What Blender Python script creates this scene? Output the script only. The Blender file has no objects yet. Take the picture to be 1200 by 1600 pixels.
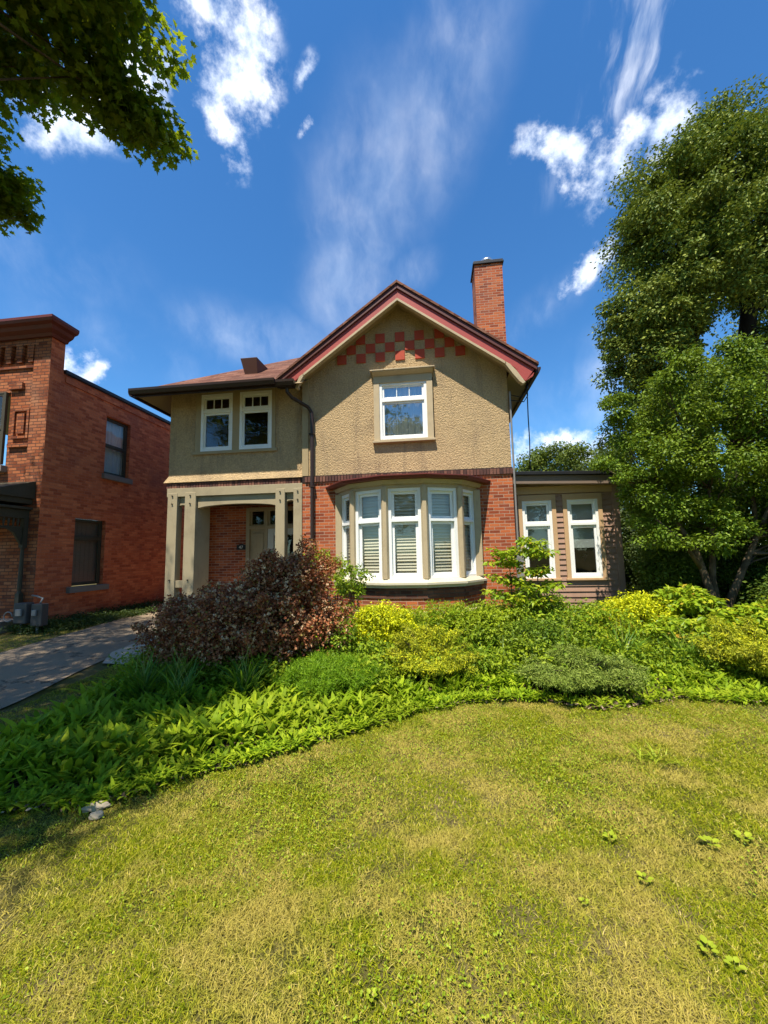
import bpy, bmesh, math, random
import numpy as np
from mathutils import Vector, Matrix
R = math.radians
C = bpy.context.scene.collection
SC = bpy.context.scene

# ---------------------------------------------------------------- camera
cd = bpy.data.cameras.new('camera'); cam = bpy.data.objects.new('camera', cd); C.objects.link(cam)
cd.sensor_fit = 'VERTICAL'; cd.sensor_height = 24.0; cd.sensor_width = 18.0; cd.lens = 620/1600*24.0
cd.clip_start = 0.05; cd.clip_end = 2000
PITCH, YAW, ROLL = R(6.03), R(6.93), R(-1.17)
fw = Vector((-math.sin(YAW)*math.cos(PITCH), math.cos(YAW)*math.cos(PITCH), math.sin(PITCH)))
rt = Vector((math.cos(YAW), math.sin(YAW), 0)); up = rt.cross(fw)
r2 = rt*math.cos(ROLL)+up*math.sin(ROLL); u2 = -rt*math.sin(ROLL)+up*math.cos(ROLL)
m = Matrix((r2, u2, -fw)).transposed().to_4x4(); m.translation = (0, 0, 1.65)
cam.matrix_world = m
SC.camera = cam
SC.view_settings.view_transform = 'Standard'; SC.view_settings.look = 'None'
SC.view_settings.exposure = 0.85; SC.view_settings.gamma = 1.0

# ---------------------------------------------------------------- sun
SUN_EL, SUN_AZ = R(65.0), R(17.0)          # azimuth: from straight behind the camera towards the left
SDIR = Vector((-math.sin(SUN_AZ)*math.cos(SUN_EL), -math.cos(SUN_AZ)*math.cos(SUN_EL), math.sin(SUN_EL)))
sl = bpy.data.lights.new('sun', 'SUN'); sl.energy = 4.9; sl.angle = R(0.53); sl.color = (1.0, 0.93, 0.80)
so = bpy.data.objects.new('sun', sl); C.objects.link(so)
so.rotation_euler = SDIR.to_track_quat('Z', 'Y').to_euler()

# ---------------------------------------------------------------- node helper
class NT:
    def __init__(s, nt): s.nt = nt; s.n = nt.nodes; s.l = nt.links
    def new(s, t, **k):
        n = s.n.new(t)
        for a, v in k.items(): setattr(n, a, v)
        return n
    def put(s, sock, v):
        if isinstance(v, bpy.types.NodeSocket): s.l.new(v, sock)
        elif v is not None:
            if isinstance(v, (tuple, list)) and len(v) == 3 and sock.type == 'RGBA': v = (*v, 1)
            sock.default_value = v
    def math(s, op, a, b=None, c=None, clamp=False):
        n = s.new('ShaderNodeMath', operation=op, use_clamp=clamp)
        for i, v in enumerate((a, b, c)):
            if v is not None: s.put(n.inputs[i], v)
        return n.outputs[0]
    def vmath(s, op, a, b=None, scale=None):
        n = s.new('ShaderNodeVectorMath', operation=op)
        s.put(n.inputs[0], a)
        if b is not None: s.put(n.inputs[1], b)
        if scale is not None: s.put(n.inputs['Scale'], scale)
        return n.outputs['Value' if op in ('DOT_PRODUCT', 'LENGTH', 'DISTANCE') else 'Vector']
    def mix(s, f, a, b, mode='MIX'):
        n = s.new('ShaderNodeMix', data_type='RGBA', blend_type=mode)
        s.put(n.inputs[0], f); s.put(n.inputs[6], a); s.put(n.inputs[7], b)
        return n.outputs[2]
    def noise(s, vec, scale, detail=4, rough=.55, dist=0, col=False):
        n = s.new('ShaderNodeTexNoise')
        if vec is not None: s.l.new(vec, n.inputs['Vector'])
        n.inputs['Scale'].default_value = scale; n.inputs['Detail'].default_value = detail
        n.inputs['Roughness'].default_value = rough; n.inputs['Distortion'].default_value = dist
        return n.outputs['Color' if col else 'Fac']
    def ramp(s, fac, stops, interp='LINEAR'):
        n = s.new('ShaderNodeValToRGB'); s.put(n.inputs[0], fac); e = n.color_ramp.elements
        n.color_ramp.interpolation = interp
        while len(e) < len(stops): e.new(.5)
        for i, (p, c) in enumerate(stops):
            e[i].position = p; e[i].color = (*c, 1) if len(c) == 3 else c
        return n.outputs[0]
    def rng(s, v, a, b, c=0., d=1.):
        n = s.new('ShaderNodeMapRange', interpolation_type='SMOOTHSTEP')
        s.put(n.inputs[0], v)
        for i, q in enumerate((a, b, c, d)): n.inputs[i+1].default_value = q
        return n.outputs[0]

# ---------------------------------------------------------------- sky
W = bpy.data.worlds.new('World'); SC.world = W; W.use_nodes = True
w = NT(W.node_tree); w.n.clear()
sky = w.new('ShaderNodeTexSky'); sky.sky_type = 'NISHITA'; sky.sun_disc = False
sky.sun_elevation = SUN_EL; sky.sun_rotation = math.atan2(SDIR.x, SDIR.y)
sky.altitude = 0; sky.air_density = 1.0; sky.dust_density = 0.1; sky.ozone_density = 2.5
tc = w.new('ShaderNodeTexCoord'); D = tc.outputs['Generated']
SKY_SAT, SKY_VAL = 1.22, 1.0
hs = w.new('ShaderNodeHueSaturation'); hs.inputs['Hue'].default_value = .503; hs.inputs['Saturation'].default_value = SKY_SAT; hs.inputs['Value'].default_value = SKY_VAL
w.l.new(sky.outputs[0], hs.inputs['Color']); base = w.mix(1.0, hs.outputs[0], (.93, 1.27, 1.36), 'MULTIPLY')

def blob(c, a, ra, rb, wv):
    """soft elliptical cloud patch on the sky sphere: c its direction, a the way its long side runs"""
    c = Vector(c).normalized(); a = Vector(a); a = (a-c*a.dot(c)).normalized(); b = c.cross(a)
    x = w.math('MULTIPLY', w.vmath('DOT_PRODUCT', wv, tuple(a)), 1/ra)
    y = w.math('MULTIPLY', w.vmath('DOT_PRODUCT', wv, tuple(b)), 1/rb)
    r = w.math('SQRT', w.math('ADD', w.math('MULTIPLY', x, x), w.math('MULTIPLY', y, y)))
    f = w.vmath('DOT_PRODUCT', wv, tuple(c))
    return w.math('MULTIPLY', w.math('SUBTRACT', 1.0, r), w.math('GREATER_THAN', f, 0.2))
def field(items, wv):
    o = None
    for it in items:
        v = blob(*it, wv); o = v if o is None else w.math('MAXIMUM', o, v)
    return w.math('MAXIMUM', o, -1.0)
wob = w.noise(D, 5.5, 3, .6, 0, True)
wv = w.vmath('ADD', D, w.vmath('SCALE', w.vmath('SUBTRACT', wob, (.5, .5, .5)), scale=.06))
up_ = (0, .3, 1)
puffs = [((-.275, .515, .812), (-.1, -.3, 1), .12, .075), ((-.335, .56, .758), (-.1, -.3, 1), .12, .042),
         ((-.32, .46, .83), (-.1, -.3, 1), .08, .045), ((-.52, .50, .690), (1, .2, .1), .15, .05), ((-.42, .50, .74), (1, .2, .1), .12, .06),
         ((.262, .668, .697), (1, 0, -.35), .12, .050), ((.345, .667, .66), (.5, .2, 1), .10, .055), ((.39, .64, .66), (.5, .2, 1), .11, .055), ((.31, .685, .66), (1, 0, -.7), .12, .05),
         ((.326, .764, .557), (1, 0, 1.1), .09, .034), ((-.652, .668, .361), (1, 0, .1), .055, .035), ((-.69, .64, .37), (1, 0, .5), .08, .04),
         ((.27, .93, .235), (1, 0, 0), .20, .055), ((-.19, .56, .80), (.3, 0, 1), .035, .014), ((-.2, .61, .77), (0.5, 0, 1), .03, .014)]
F = field(puffs, wv)
n1 = w.noise(D, 8, 8, .6, 0); n2 = w.noise(D, 30, 6, .62, 0)
dens = w.math('ADD', w.math('MULTIPLY', F, 1.0), w.math('ADD', w.math('MULTIPLY', w.math('SUBTRACT', n1, .5), 3.6), w.math('MULTIPLY', w.math('SUBTRACT', n2, .5), 2.2)))
a1 = w.math('MULTIPLY', w.rng(dens, .12, 1.35), w.rng(F, -.15, .45))
# thin streaks
rotm = w.new('ShaderNodeMapping'); w.l.new(w.vmath('ADD', D, w.vmath('SCALE', w.vmath('SUBTRACT', wob, (.5, .5, .5)), scale=.07)), rotm.inputs[0])
rotm.inputs['Rotation'].default_value = (R(10), R(-32), R(0)); rotm.inputs['Scale'].default_value = (5.2, 3.2, 2.4)
n3 = w.noise(rotm.outputs[0], 1.1, 7, .58, 0)
rot2 = w.new('ShaderNodeMapping'); w.l.new(wv, rot2.inputs[0])
rot2.inputs['Rotation'].default_value = (0, R(28), 0); rot2.inputs['Scale'].default_value = (22, 6, 4)
n4 = w.noise(rot2.outputs[0], 1.0, 6, .6, 0)
wis = [((-.398, .781, .481), (1, 0, -.25), .26, .09), ((-.10, .70, .70), (.3, 0, 1), .26, .16), ((-.15, .78, .62), (.5, 0, 1), .2, .14),
       ((-.591, .686, .424), (1, 0, -.45), .22, .07), ((.356, .866, .352), (1, 0, .5), .20, .12), ((.24, .83, .50), (1, 0, .8), .14, .06), ((-.36, .80, .47), (1, 0, -.2), .2, .05), ((-.653, .552, .518), (1, 0, -.4), .2, .1), ((.05, .60, .80), (.3, 0, 1), .3, .12),
       ((-.03, .80, .6), (1, 0, .6), .09, .05)]
FW = field(wis, wv)
a2 = w.math('MULTIPLY', w.math('MULTIPLY', w.rng(n3, .34, .82), w.rng(FW, -.1, .95)), .40)
wis2 = [((.31, .555, .775), (-.3, .4, -1), .13, .06), ((.36, .57, .74), (-.3, .4, -1), .13, .05), ((.30, .63, .715), (.7, 0, 1), .15, .045)]
FW2 = field(wis2, wv)
a3 = w.math('MULTIPLY', w.math('MULTIPLY', w.rng(n4, .42, .75), w.rng(FW2, -.1, .9)), .55)
alpha = w.math('MAXIMUM', w.math('MAXIMUM', a1, a2), a3, clamp=True)
shade = w.noise(D, 14, 4, .5)
ccol = w.ramp(w.rng(shade, .35, .7), [(0, (7.0, 8.0, 9.6)), (1, (11.0, 11.2, 11.6))])
skyc = w.mix(alpha, base, ccol)
bg = w.new('ShaderNodeBackground'); w.l.new(skyc, bg.inputs[0]); bg.inputs[1].default_value = 0.085
wo = w.new('ShaderNodeOutputWorld'); w.l.new(bg.outputs[0], wo.inputs[0])

# ---------------------------------------------------------------- materials
def mat(name, col=None, rough=.7, spec=.4, metal=0., build=None):
    m = bpy.data.materials.new(name); m.use_nodes = True
    t = NT(m.node_tree); p = t.n['Principled BSDF']
    if col is not None: p.inputs['Base Color'].default_value = (*col, 1)
    p.inputs['Roughness'].default_value = rough; p.inputs['Specular IOR Level'].default_value = spec; p.inputs['Metallic'].default_value = metal
    if build: build(t, p)
    return m
def bump(t, p, h, dist=.01, strength=1.0):
    b = t.new('ShaderNodeBump'); b.inputs['Strength'].default_value = strength; b.inputs['Distance'].default_value = dist
    t.l.new(h, b.inputs['Height']); t.l.new(b.outputs[0], p.inputs['Normal'])
def pos(t): return t.new('ShaderNodeNewGeometry').outputs['Position']
def surf(t):
    g = t.new('ShaderNodeNewGeometry'); N = g.outputs['True Normal']; P = g.outputs['Position']
    T = t.vmath('NORMALIZE', t.vmath('CROSS_PRODUCT', t.vmath('ADD', N, (0.0001, -.0003, 0)), (0, 0, 1)))
    B = t.vmath('CROSS_PRODUCT', T, N)
    c = t.new('ShaderNodeCombineXYZ')
    t.l.new(t.vmath('DOT_PRODUCT', P, T), c.inputs[0]); t.l.new(t.vmath('DOT_PRODUCT', P, B), c.inputs[1])
    return c.outputs[0], P
def bricktex(t, uv, w_, h_, mortar, off=.5, smooth=.1):
    b = t.new('ShaderNodeTexBrick'); t.l.new(uv, b.inputs['Vector']); b.offset = off
    b.inputs['Scale'].default_value = 1; b.inputs['Brick Width'].default_value = w_; b.inputs['Row Height'].default_value = h_
    b.inputs['Mortar Size'].default_value = mortar; b.inputs['Mortar Smooth'].default_value = smooth
    b.inputs['Color1'].default_value = (0, 0, 0, 1); b.inputs['Color2'].default_value = (1, 1, 1, 1); b.inputs['Mortar'].default_value = (.5, .5, .5, 1)
    return b
def brick_mat(name, cols, mort, stain, w_=.215, h_=.0677, ms=.006, bd=.006, stainamt=.5, mortmix=1.0):
    def f(t, p):
        uv, P = surf(t)
        wob = t.vmath('SCALE', t.vmath('SUBTRACT', t.noise(uv, 9, 2, .5, 0, True), (.5, .5, .5)), scale=.008)
        uv2 = t.vmath('ADD', uv, wob)
        b = bricktex(t, uv2, w_, h_, ms)
        fac = b.outputs['Fac']
        c = t.ramp(b.outputs['Color'], cols)
        fine = t.noise(uv, 60, 4, .6)
        c = t.mix(t.rng(fine, .3, .75, 0, .45), c, tuple(x*.45 for x in cols[0][1]))
        big = t.noise(P, .9, 5, .6)
        c = t.mix(t.rng(big, .48, .72, 0, stainamt), c, stain)
        big2 = t.noise(P, 3.1, 4, .7)
        c = t.mix(t.rng(big2, .52, .75, 0, .35), c, tuple(min(1, x*1.5+.02) for x in cols[-1][1]))
        c = t.mix(t.math('MULTIPLY', fac, mortmix), c, mort)
        t.l.new(c, p.inputs['Base Color'])
        h = t.math('ADD', t.math('MULTIPLY', t.math('SUBTRACT', 1, fac), 1.0), t.math('MULTIPLY', fine, .45))
        bump(t, p, h, bd)
    return mat(name, rough=.88, spec=.2, build=f)
M = {}
M['brick'] = brick_mat('red_brick', [(0, (.20, .042, .018)), (.3, (.36, .078, .027)), (.6, (.50, .125, .04)), (.85, (.58, .165, .055)), (1, (.22, .06, .035))], (.42, .27, .19), (.22, .075, .045), stainamt=.35)
M['brick_side'] = brick_mat('painted_brick', [(0, (.40, .085, .032)), (.5, (.60, .14, .05)), (1, (.74, .21, .08))], (.52, .20, .11), (.32, .085, .045), w_=.21, h_=.068, ms=.004, bd=.010, stainamt=.75, mortmix=.8)
M['brick_front'] = brick_mat('aged_brick', [(0, (.16, .04, .018)), (.5, (.36, .10, .035)), (1, (.48, .17, .07))], (.10, .05, .035), (.42, .22, .13), w_=.21, h_=.075, ms=.008, bd=.010, stainamt=.6)
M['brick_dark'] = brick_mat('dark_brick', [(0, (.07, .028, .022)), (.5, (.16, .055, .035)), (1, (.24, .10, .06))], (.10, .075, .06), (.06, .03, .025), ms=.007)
def f(t, p):
    P = pos(t); r = t.new('ShaderNodeNewGeometry').outputs['Random Per Island']
    c = t.ramp(r, [(0, (.045, .02, .018)), (.5, (.13, .05, .035)), (1, (.22, .095, .06))])
    c = t.mix(t.rng(t.noise(P, 40), .35, .7, 0, .5), c, (.07, .035, .028)); t.l.new(c, p.inputs['Base Color']); bump(t, p, t.noise(P, 60), .004)
M['soldier'] = mat('soldier_brick', rough=.9, build=f)
def stucco(col, dark, amt):
    def f(t, p):
        P = pos(t)
        v = t.new('ShaderNodeTexVoronoi'); v.feature = 'SMOOTH_F1'; v.inputs['Scale'].default_value = 36
        v.inputs['Smoothness'].default_value = .6
        wv = t.vmath('ADD', P, t.vmath('SCALE', t.noise(P, 22, 3, .6, 0, True), scale=.09)); t.l.new(wv, v.inputs['Vector'])
        n = t.noise(P, 30, 6, .7)
        h = t.math('ADD', t.math('MULTIPLY', v.outputs['Distance'], -1.0), t.math('MULTIPLY', n, 1.1))
        c = t.mix(t.rng(n, .3, .7), tuple(x*.72 for x in col), tuple(min(1, x*1.12) for x in col))
        c = t.mix(t.rng(t.noise(P, 1.3, 6, .6), .45, .75, 0, amt), c, dark)
        mp = t.new('ShaderNodeMapping'); t.l.new(P, mp.inputs[0]); mp.inputs['Scale'].default_value = (3.2, 3.2, .35)
        c = t.mix(t.rng(t.noise(mp.outputs[0], 1.9, 5, .65), .50, .72, 0, amt), c, dark)
        t.l.new(c, p.inputs['Base Color']); bump(t, p, h, .020, 1.0)
    return f
M['stucco'] = mat('roughcast_stucco', rough=.95, spec=.1, build=stucco((.54, .385, .21), (.26, .19, .12), .5))
def paint(col, amt=.18, dirt=(.12, .10, .07), rough=.6, sc=2.5):
    def f(t, p):
        P = pos(t)
        n = t.noise(P, sc, 6, .65)
        c = t.mix(t.rng(n, .45, .8, 0, amt), col, dirt)
        mp = t.new('ShaderNodeMapping'); t.l.new(P, mp.inputs[0]); mp.inputs['Scale'].default_value = (9, 9, .8)
        c = t.mix(t.rng(t.noise(mp.outputs[0], 3, 5, .65), .55, .8, 0, amt), c, dirt)
        t.l.new(c, p.inputs['Base Color']); bump(t, p, t.noise(P, 45, 4), .0015)
    return f
def pm(k, name, col, amt=.18, rough=.6, spec=.3, dirt=(.12, .10, .07)): M[k] = mat(name, rough=rough, spec=spec, build=paint(col, amt, dirt))
pm('beige', 'beige_paint', (.44, .345, .21), .35)
pm('beige_grey', 'porch_paint', (.35, .285, .175), .5, dirt=(.17, .13, .08))
pm('soffit', 'soffit_paint', (.30, .22, .12), .3)
pm('smooth_stucco', 'smooth_render', (.36, .27, .145), .3)
pm('white', 'white_vinyl', (.80, .80, .77), .08, .4, .45)
pm('storm', 'pale_grey_paint', (.50, .50, .46), .1, .4)
pm('red', 'red_paint', (.35, .062, .05), .25, .5, dirt=(.12, .03, .03))
pm('tile', 'terracotta', (.42, .062, .03), .22, .75, dirt=(.16, .04, .03))
pm('maroon', 'maroon_paint', (.095, .025, .02), .3, .5)
pm('copper', 'weathered_maroon_metal', (.15, .032, .024), .5, .45, dirt=(.07, .025, .02))
pm('brown', 'dark_brown_metal', (.030, .016, .012), .2, .4, .4, dirt=(.06, .04, .03))
pm('black', 'black_metal', (.015, .015, .016), .1, .4)
pm('vent', 'brown_vent_metal', (.075, .032, .022), .2, .4)
pm('tan', 'tan_trim', (.50, .32, .17), .2, .6)
pm('siding', 'brown_siding', (.33, .20, .14), .35, .75, dirt=(.09, .06, .045))
pm('fascia', 'brown_fascia', (.19, .135, .10), .2, .5)
pm('olive', 'dark_olive_paint', (.055, .045, .026), .3, .6)
pm('cornice', 'oxblood_paint', (.13, .028, .020), .4, .5, dirt=(.05, .02, .015))
pm('stone', 'grey_stone', (.46, .37, .25), .5, .9, dirt=(.2, .17, .13))
pm('sill', 'pale_sill_paint', (.56, .50, .36), .25, .6)
pm('sill_grey', 'weathered_stone_sill', (.20, .17, .145), .5, .9)
pm('concrete', 'concrete', (.42, .35, .26), .5, .95, dirt=(.2, .17, .14))
pm('grey_metal', 'grey_metal', (.22, .21, .20), .2, .4)
pm('meter', 'meter_case', (.07, .06, .055), .3, .6)
pm('flue', 'galvanised_flue', (.62, .64, .66), .1, .25)
M['flue'].node_tree.nodes['Principled BSDF'].inputs['Metallic'].default_value = .9
pm('curtain', 'sheer_curtain', (.62, .62, .60), .1, .9)
pm('blind', 'slat_blind', (.66, .58, .45), .08, .6)
pm('shade', 'roller_shade', (.34, .35, .34), .05, .8)
pm('board', 'boarded_panel', (.20, .165, .125), .4, .8)
pm('interior', 'interior_plaster', (.20, .18, .15), .1, .9)
pm('wood_deck', 'deck_boards', (.22, .18, .15), .4, .8)
def f(t, p):
    P = pos(t); g = t.new('ShaderNodeTexWave')
    c = t.mix(t.rng(t.noise(P, 3, 5), .3, .7), (.05, .035, .022), (.13, .095, .065))
    mp = t.new('ShaderNodeMapping'); t.l.new(P, mp.inputs[0]); mp.inputs['Scale'].default_value = (14, 14, 2.5)
    h = t.noise(mp.outputs[0], 2, 6, .7); t.l.new(c, p.inputs['Base Color']); bump(t, p, h, .03)
M['bark'] = mat('bark', rough=.95, spec=.1, build=f)
def f(t, p):
    P = pos(t); c = t.mix(t.rng(t.noise(P, 6, 5), .3, .7), (.05, .038, .024), (.14, .105, .065)); t.l.new(c, p.inputs['Base Color']); bump(t, p, t.noise(P, 20), .008)
M['bark_dark'] = mat('dark_bark', (.022, .017, .012), .95, .1)
M['twig'] = mat('pale_twig_bark', rough=.9, spec=.1, build=f)
def f(t, p):
    uv, P = surf(t); b = bricktex(t, uv, .30, .14, .004, .5, .3)
    c = t.ramp(b.outputs['Color'], [(0, (.10, .040, .026)), (.5, (.165, .072, .046)), (1, (.24, .115, .075))])
    c = t.mix(t.rng(t.noise(P, 90, 3), .35, .7, 0, .5), c, (.07, .035, .027))
    c = t.mix(t.rng(t.noise(P, .8, 4), .5, .75, 0, .35), c, (.10, .06, .045))
    c = t.mix(t.math('MULTIPLY', b.outputs['Fac'], .8), c, (.035, .02, .015))
    t.l.new(c, p.inputs['Base Color'])
    s = t.new('ShaderNodeSeparateXYZ'); t.l.new(uv, s.inputs[0])
    saw = t.math('FRACT', t.math('DIVIDE', s.outputs[1], .14))
    bump(t, p, t.math('ADD', t.math('SUBTRACT', 1, saw), t.math('MULTIPLY', b.outputs['Color'], .5)), .012)
M['shingle'] = mat('asphalt_shingle', rough=.95, spec=.15, build=f)
def glass(name, tint=(.02, .025, .025), refl=1.0):
    m = bpy.data.materials.new(name); m.use_nodes = True; t = NT(m.node_tree); t.n.clear()
    tr = t.new('ShaderNodeBsdfTransparent'); tr.inputs[0].default_value = (.82, .86, .84, 1)
    gl = t.new('ShaderNodeBsdfGlossy'); gl.inputs['Roughness'].default_value = .015
    g = t.new('ShaderNodeNewGeometry'); cs_ = t.math('ABSOLUTE', t.vmath('DOT_PRODUCT', g.outputs['Incoming'], g.outputs['Normal']))
    fres = t.math('ADD', .05, t.math('MULTIPLY', .95, t.math('POWER', t.math('SUBTRACT', 1.0, cs_), 5.0)))
    b = t.new('ShaderNodeBump'); b.inputs['Distance'].default_value = .004; b.inputs['Strength'].default_value = .6
    t.l.new(t.noise(g.outputs['Position'], 2.2, 2, .5), b.inputs['Height']); t.l.new(b.outputs[0], gl.inputs['Normal'])
    mx = t.new('ShaderNodeMixShader'); t.l.new(t.math('MULTIPLY', fres, 1.7*refl, clamp=True), mx.inputs[0])
    t.l.new(tr.outputs[0], mx.inputs[1]); t.l.new(gl.outputs[0], mx.inputs[2])
    o = t.new('ShaderNodeOutputMaterial'); t.l.new(mx.outputs[0], o.inputs[0]); return m
M['glass'] = glass('window_glass')
M['glass2'] = glass('bright_window_glass', refl=4.0)
def f(t, p):
    P = pos(t)
    big = t.noise(P, .55, 4, .6); mid = t.noise(P, 3.2, 5, .65); fine = t.noise(P, 55, 4, .7)
    c = t.mix(t.rng(mid, .35, .65), (.045, .06, .008), (.12, .11, .025))
    c = t.mix(t.rng(big, .42, .6), c, (.20, .155, .07)); c = t.mix(t.rng(fine, .35, .65, 0, .6), c, (.05, .045, .015))
    t.l.new(c, p.inputs['Base Color']); bump(t, p, fine, .02)
M['lawn'] = mat('lawn_soil_and_thatch', rough=1, spec=.05, build=f)
def f(t, p):
    P = pos(t); v = t.new('ShaderNodeTexVoronoi'); v.inputs['Scale'].default_value = 45; t.l.new(P, v.inputs['Vector'])
    n = t.noise(P, 25, 5, .7)
    c = t.mix(t.rng(n, .3, .7), (.035, .024, .012), (.10, .07, .04)); s = t.new('ShaderNodeSeparateColor'); t.l.new(v.outputs['Color'], s.inputs[0])
    c = t.mix(t.rng(s.outputs[0], .8, .9, 0, .7), c, (.26, .18, .11)); t.l.new(c, p.inputs['Base Color']); bump(t, p, t.math('ADD', n, v.outputs['Distance']), .02)
M['soil'] = mat('mulched_soil', rough=1, spec=.05, build=f)
def f(t, p):
    P = pos(t); n = t.noise(P, 160, 3, .8); b = t.noise(P, 1.1, 6, .65)
    c = t.mix(t.rng(n, .3, .7), (.15, .112, .072), (.38, .285, .19)); c = t.mix(t.rng(b, .4, .7, 0, .55), c, (.20, .15, .10))
    v = t.new('ShaderNodeTexVoronoi'); v.feature = 'DISTANCE_TO_EDGE'; v.inputs['Scale'].default_value = .8
    t.l.new(t.vmath('ADD', P, t.vmath('SCALE', t.noise(P, 2.5, 5, .7, 0, True), scale=.7)), v.inputs['Vector'])
    c = t.mix(t.rng(v.outputs['Distance'], 0, .022, .75, 0), c, (.02, .018, .016))
    t.l.new(c, p.inputs['Base Color']); bump(t, p, n, .006)
M['asphalt'] = mat('worn_asphalt', rough=.92, spec=.2, build=f)

def leafmat(name, stops, trans=.35, rough=.5, patch=None, spec=.22, tcol=None, pscale=.8):
    m = bpy.data.materials.new(name); m.use_nodes = True; t = NT(m.node_tree); p = t.n['Principled BSDF']
    g = t.new('ShaderNodeNewGeometry'); r = g.outputs['Random Per Island']
    c = t.ramp(r, stops)
    if patch: c = t.mix(t.rng(t.noise(g.outputs['Position'], pscale, 4, .6), .42, .62, 0, patch[1]), c, patch[0], patch[2] if len(patch) > 2 else 'MIX')
    p.inputs['Roughness'].default_value = rough; p.inputs['Specular IOR Level'].default_value = spec
    t.l.new(c, p.inputs['Base Color'])
    tr = t.new('ShaderNodeBsdfTranslucent'); tc_ = t.mix(.6, c, tcol or (.28, .36, .02)); t.l.new(tc_, tr.inputs[0])
    mx = t.new('ShaderNodeMixShader'); mx.inputs[0].default_value = trans
    t.l.new(p.outputs[0], mx.inputs[1]); t.l.new(tr.outputs[0], mx.inputs[2]); t.l.new(mx.outputs[0], t.n['Material Output'].inputs[0]); return m
L = {}
L['maple'] = leafmat('maple_leaves', [(0, (.06, .11, .008)), (.6, (.11, .17, .012)), (1, (.18, .22, .016))], .5, tcol=(.40, .48, .01))
L['tall'] = leafmat('tall_tree_leaves', [(0, (.05, .10, .010)), (.5, (.135, .195, .02)), (.9, (.28, .32, .035)), (1, (.40, .41, .06))], .2, .6, ((.20, .22, .03), .45), .25, pscale=.5, tcol=(.14, .17, .02))
L['small'] = leafmat('small_tree_leaves', [(0, (.055, .11, .008)), (.6, (.12, .20, .012)), (1, (.22, .31, .02))], .25, .5, ((.17, .22, .015), .5))
L['hedge'] = leafmat('hedge_leaves', [(0, (.022, .042, .009)), (.7, (.045, .075, .014)), (1, (.08, .11, .02))], .15, .5)
L['hedge2'] = leafmat('understory_leaves', [(0, (.04, .075, .008)), (.7, (.08, .13, .012)), (1, (.15, .20, .02))], .2, .5)
L['far'] = leafmat('far_tree_leaves', [(0, (.06, .10, .015)), (.6, (.11, .155, .022)), (1, (.17, .20, .035))], .25)
L['ninebark'] = leafmat('ninebark_leaves', [(0, (.16, .050, .020)), (.4, (.32, .10, .042)), (.65, (.46, .18, .075)), (.82, (.45, .24, .11)), (.92, (.18, .17, .02)), (1, (.55, .38, .22))], .25, .6, tcol=(.40, .11, .03), spec=.2)
L['seed'] = leafmat('ninebark_seed_heads', [(0, (.50, .27, .13)), (.6, (.66, .42, .23)), (1, (.80, .60, .38))], .15, .8, tcol=(.4, .2, .12))
L['spirea'] = leafmat('golden_leaves', [(0, (.24, .30, .008)), (.6, (.56, .60, .010)), (1, (.80, .76, .015))], .35, .5, tcol=(.6, .6, .02))
L['juniper'] = leafmat('golden_juniper_sprays', [(0, (.14, .20, .010)), (.5, (.38, .42, .012)), (1, (.68, .64, .02))], .25, .6, ((.20, .20, .02), .5), tcol=(.4, .4, .02), pscale=3)
L['feather'] = leafmat('feathery_leaves', [(0, (.11, .21, .008)), (.6, (.19, .33, .012)), (1, (.28, .42, .02))], .35, .5, tcol=(.3, .5, .02))
L['grey'] = leafmat('grey_green_sprays', [(0, (.09, .14, .018)), (.6, (.21, .28, .04)), (1, (.38, .44, .09))], .2, .6, ((.15, .20, .02), .6), pscale=3)
L['shrub'] = leafmat('shrub_leaves', [(0, (.08, .15, .008)), (.6, (.17, .27, .012)), (1, (.34, .41, .02))], .3, .5, ((.30, .36, .012), .7))
L['sapling'] = leafmat('sapling_leaves', [(0, (.13, .22, .010)), (.5, (.24, .35, .014)), (.93, (.42, .46, .02)), (1, (.48, .24, .03))], .35, .45, tcol=(.4, .5, .02))
L['lily'] = leafmat('broad_ground_leaves', [(0, (.12, .21, .008)), (.55, (.26, .38, .012)), (1, (.44, .53, .02))], .38, .65, ((.26, .30, .015), .5), .15, tcol=(.3, .46, .02), pscale=1.6)
L['day'] = leafmat('strap_leaves', [(0, (.05, .12, .012)), (.6, (.11, .21, .016)), (1, (.21, .30, .03))], .28, .4, tcol=(.24, .40, .02))
L['weed'] = leafmat('weed_leaves', [(0, (.20, .28, .012)), (1, (.38, .44, .03))], .3, .45)
L['grass'] = leafmat('grass_blades', [(0, (.10, .15, .004)), (.55, (.265, .295, .006)), (.8, (.40, .375, .018)), (.94, (.52, .44, .08)), (1, (.66, .55, .20))], .3, .7, ((.56, .41, .12), .58), .12, tcol=(.40, .46, .02), pscale=1.9)
L['petiole'] = mat('petiole', (.20, .22, .03), .6)

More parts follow.
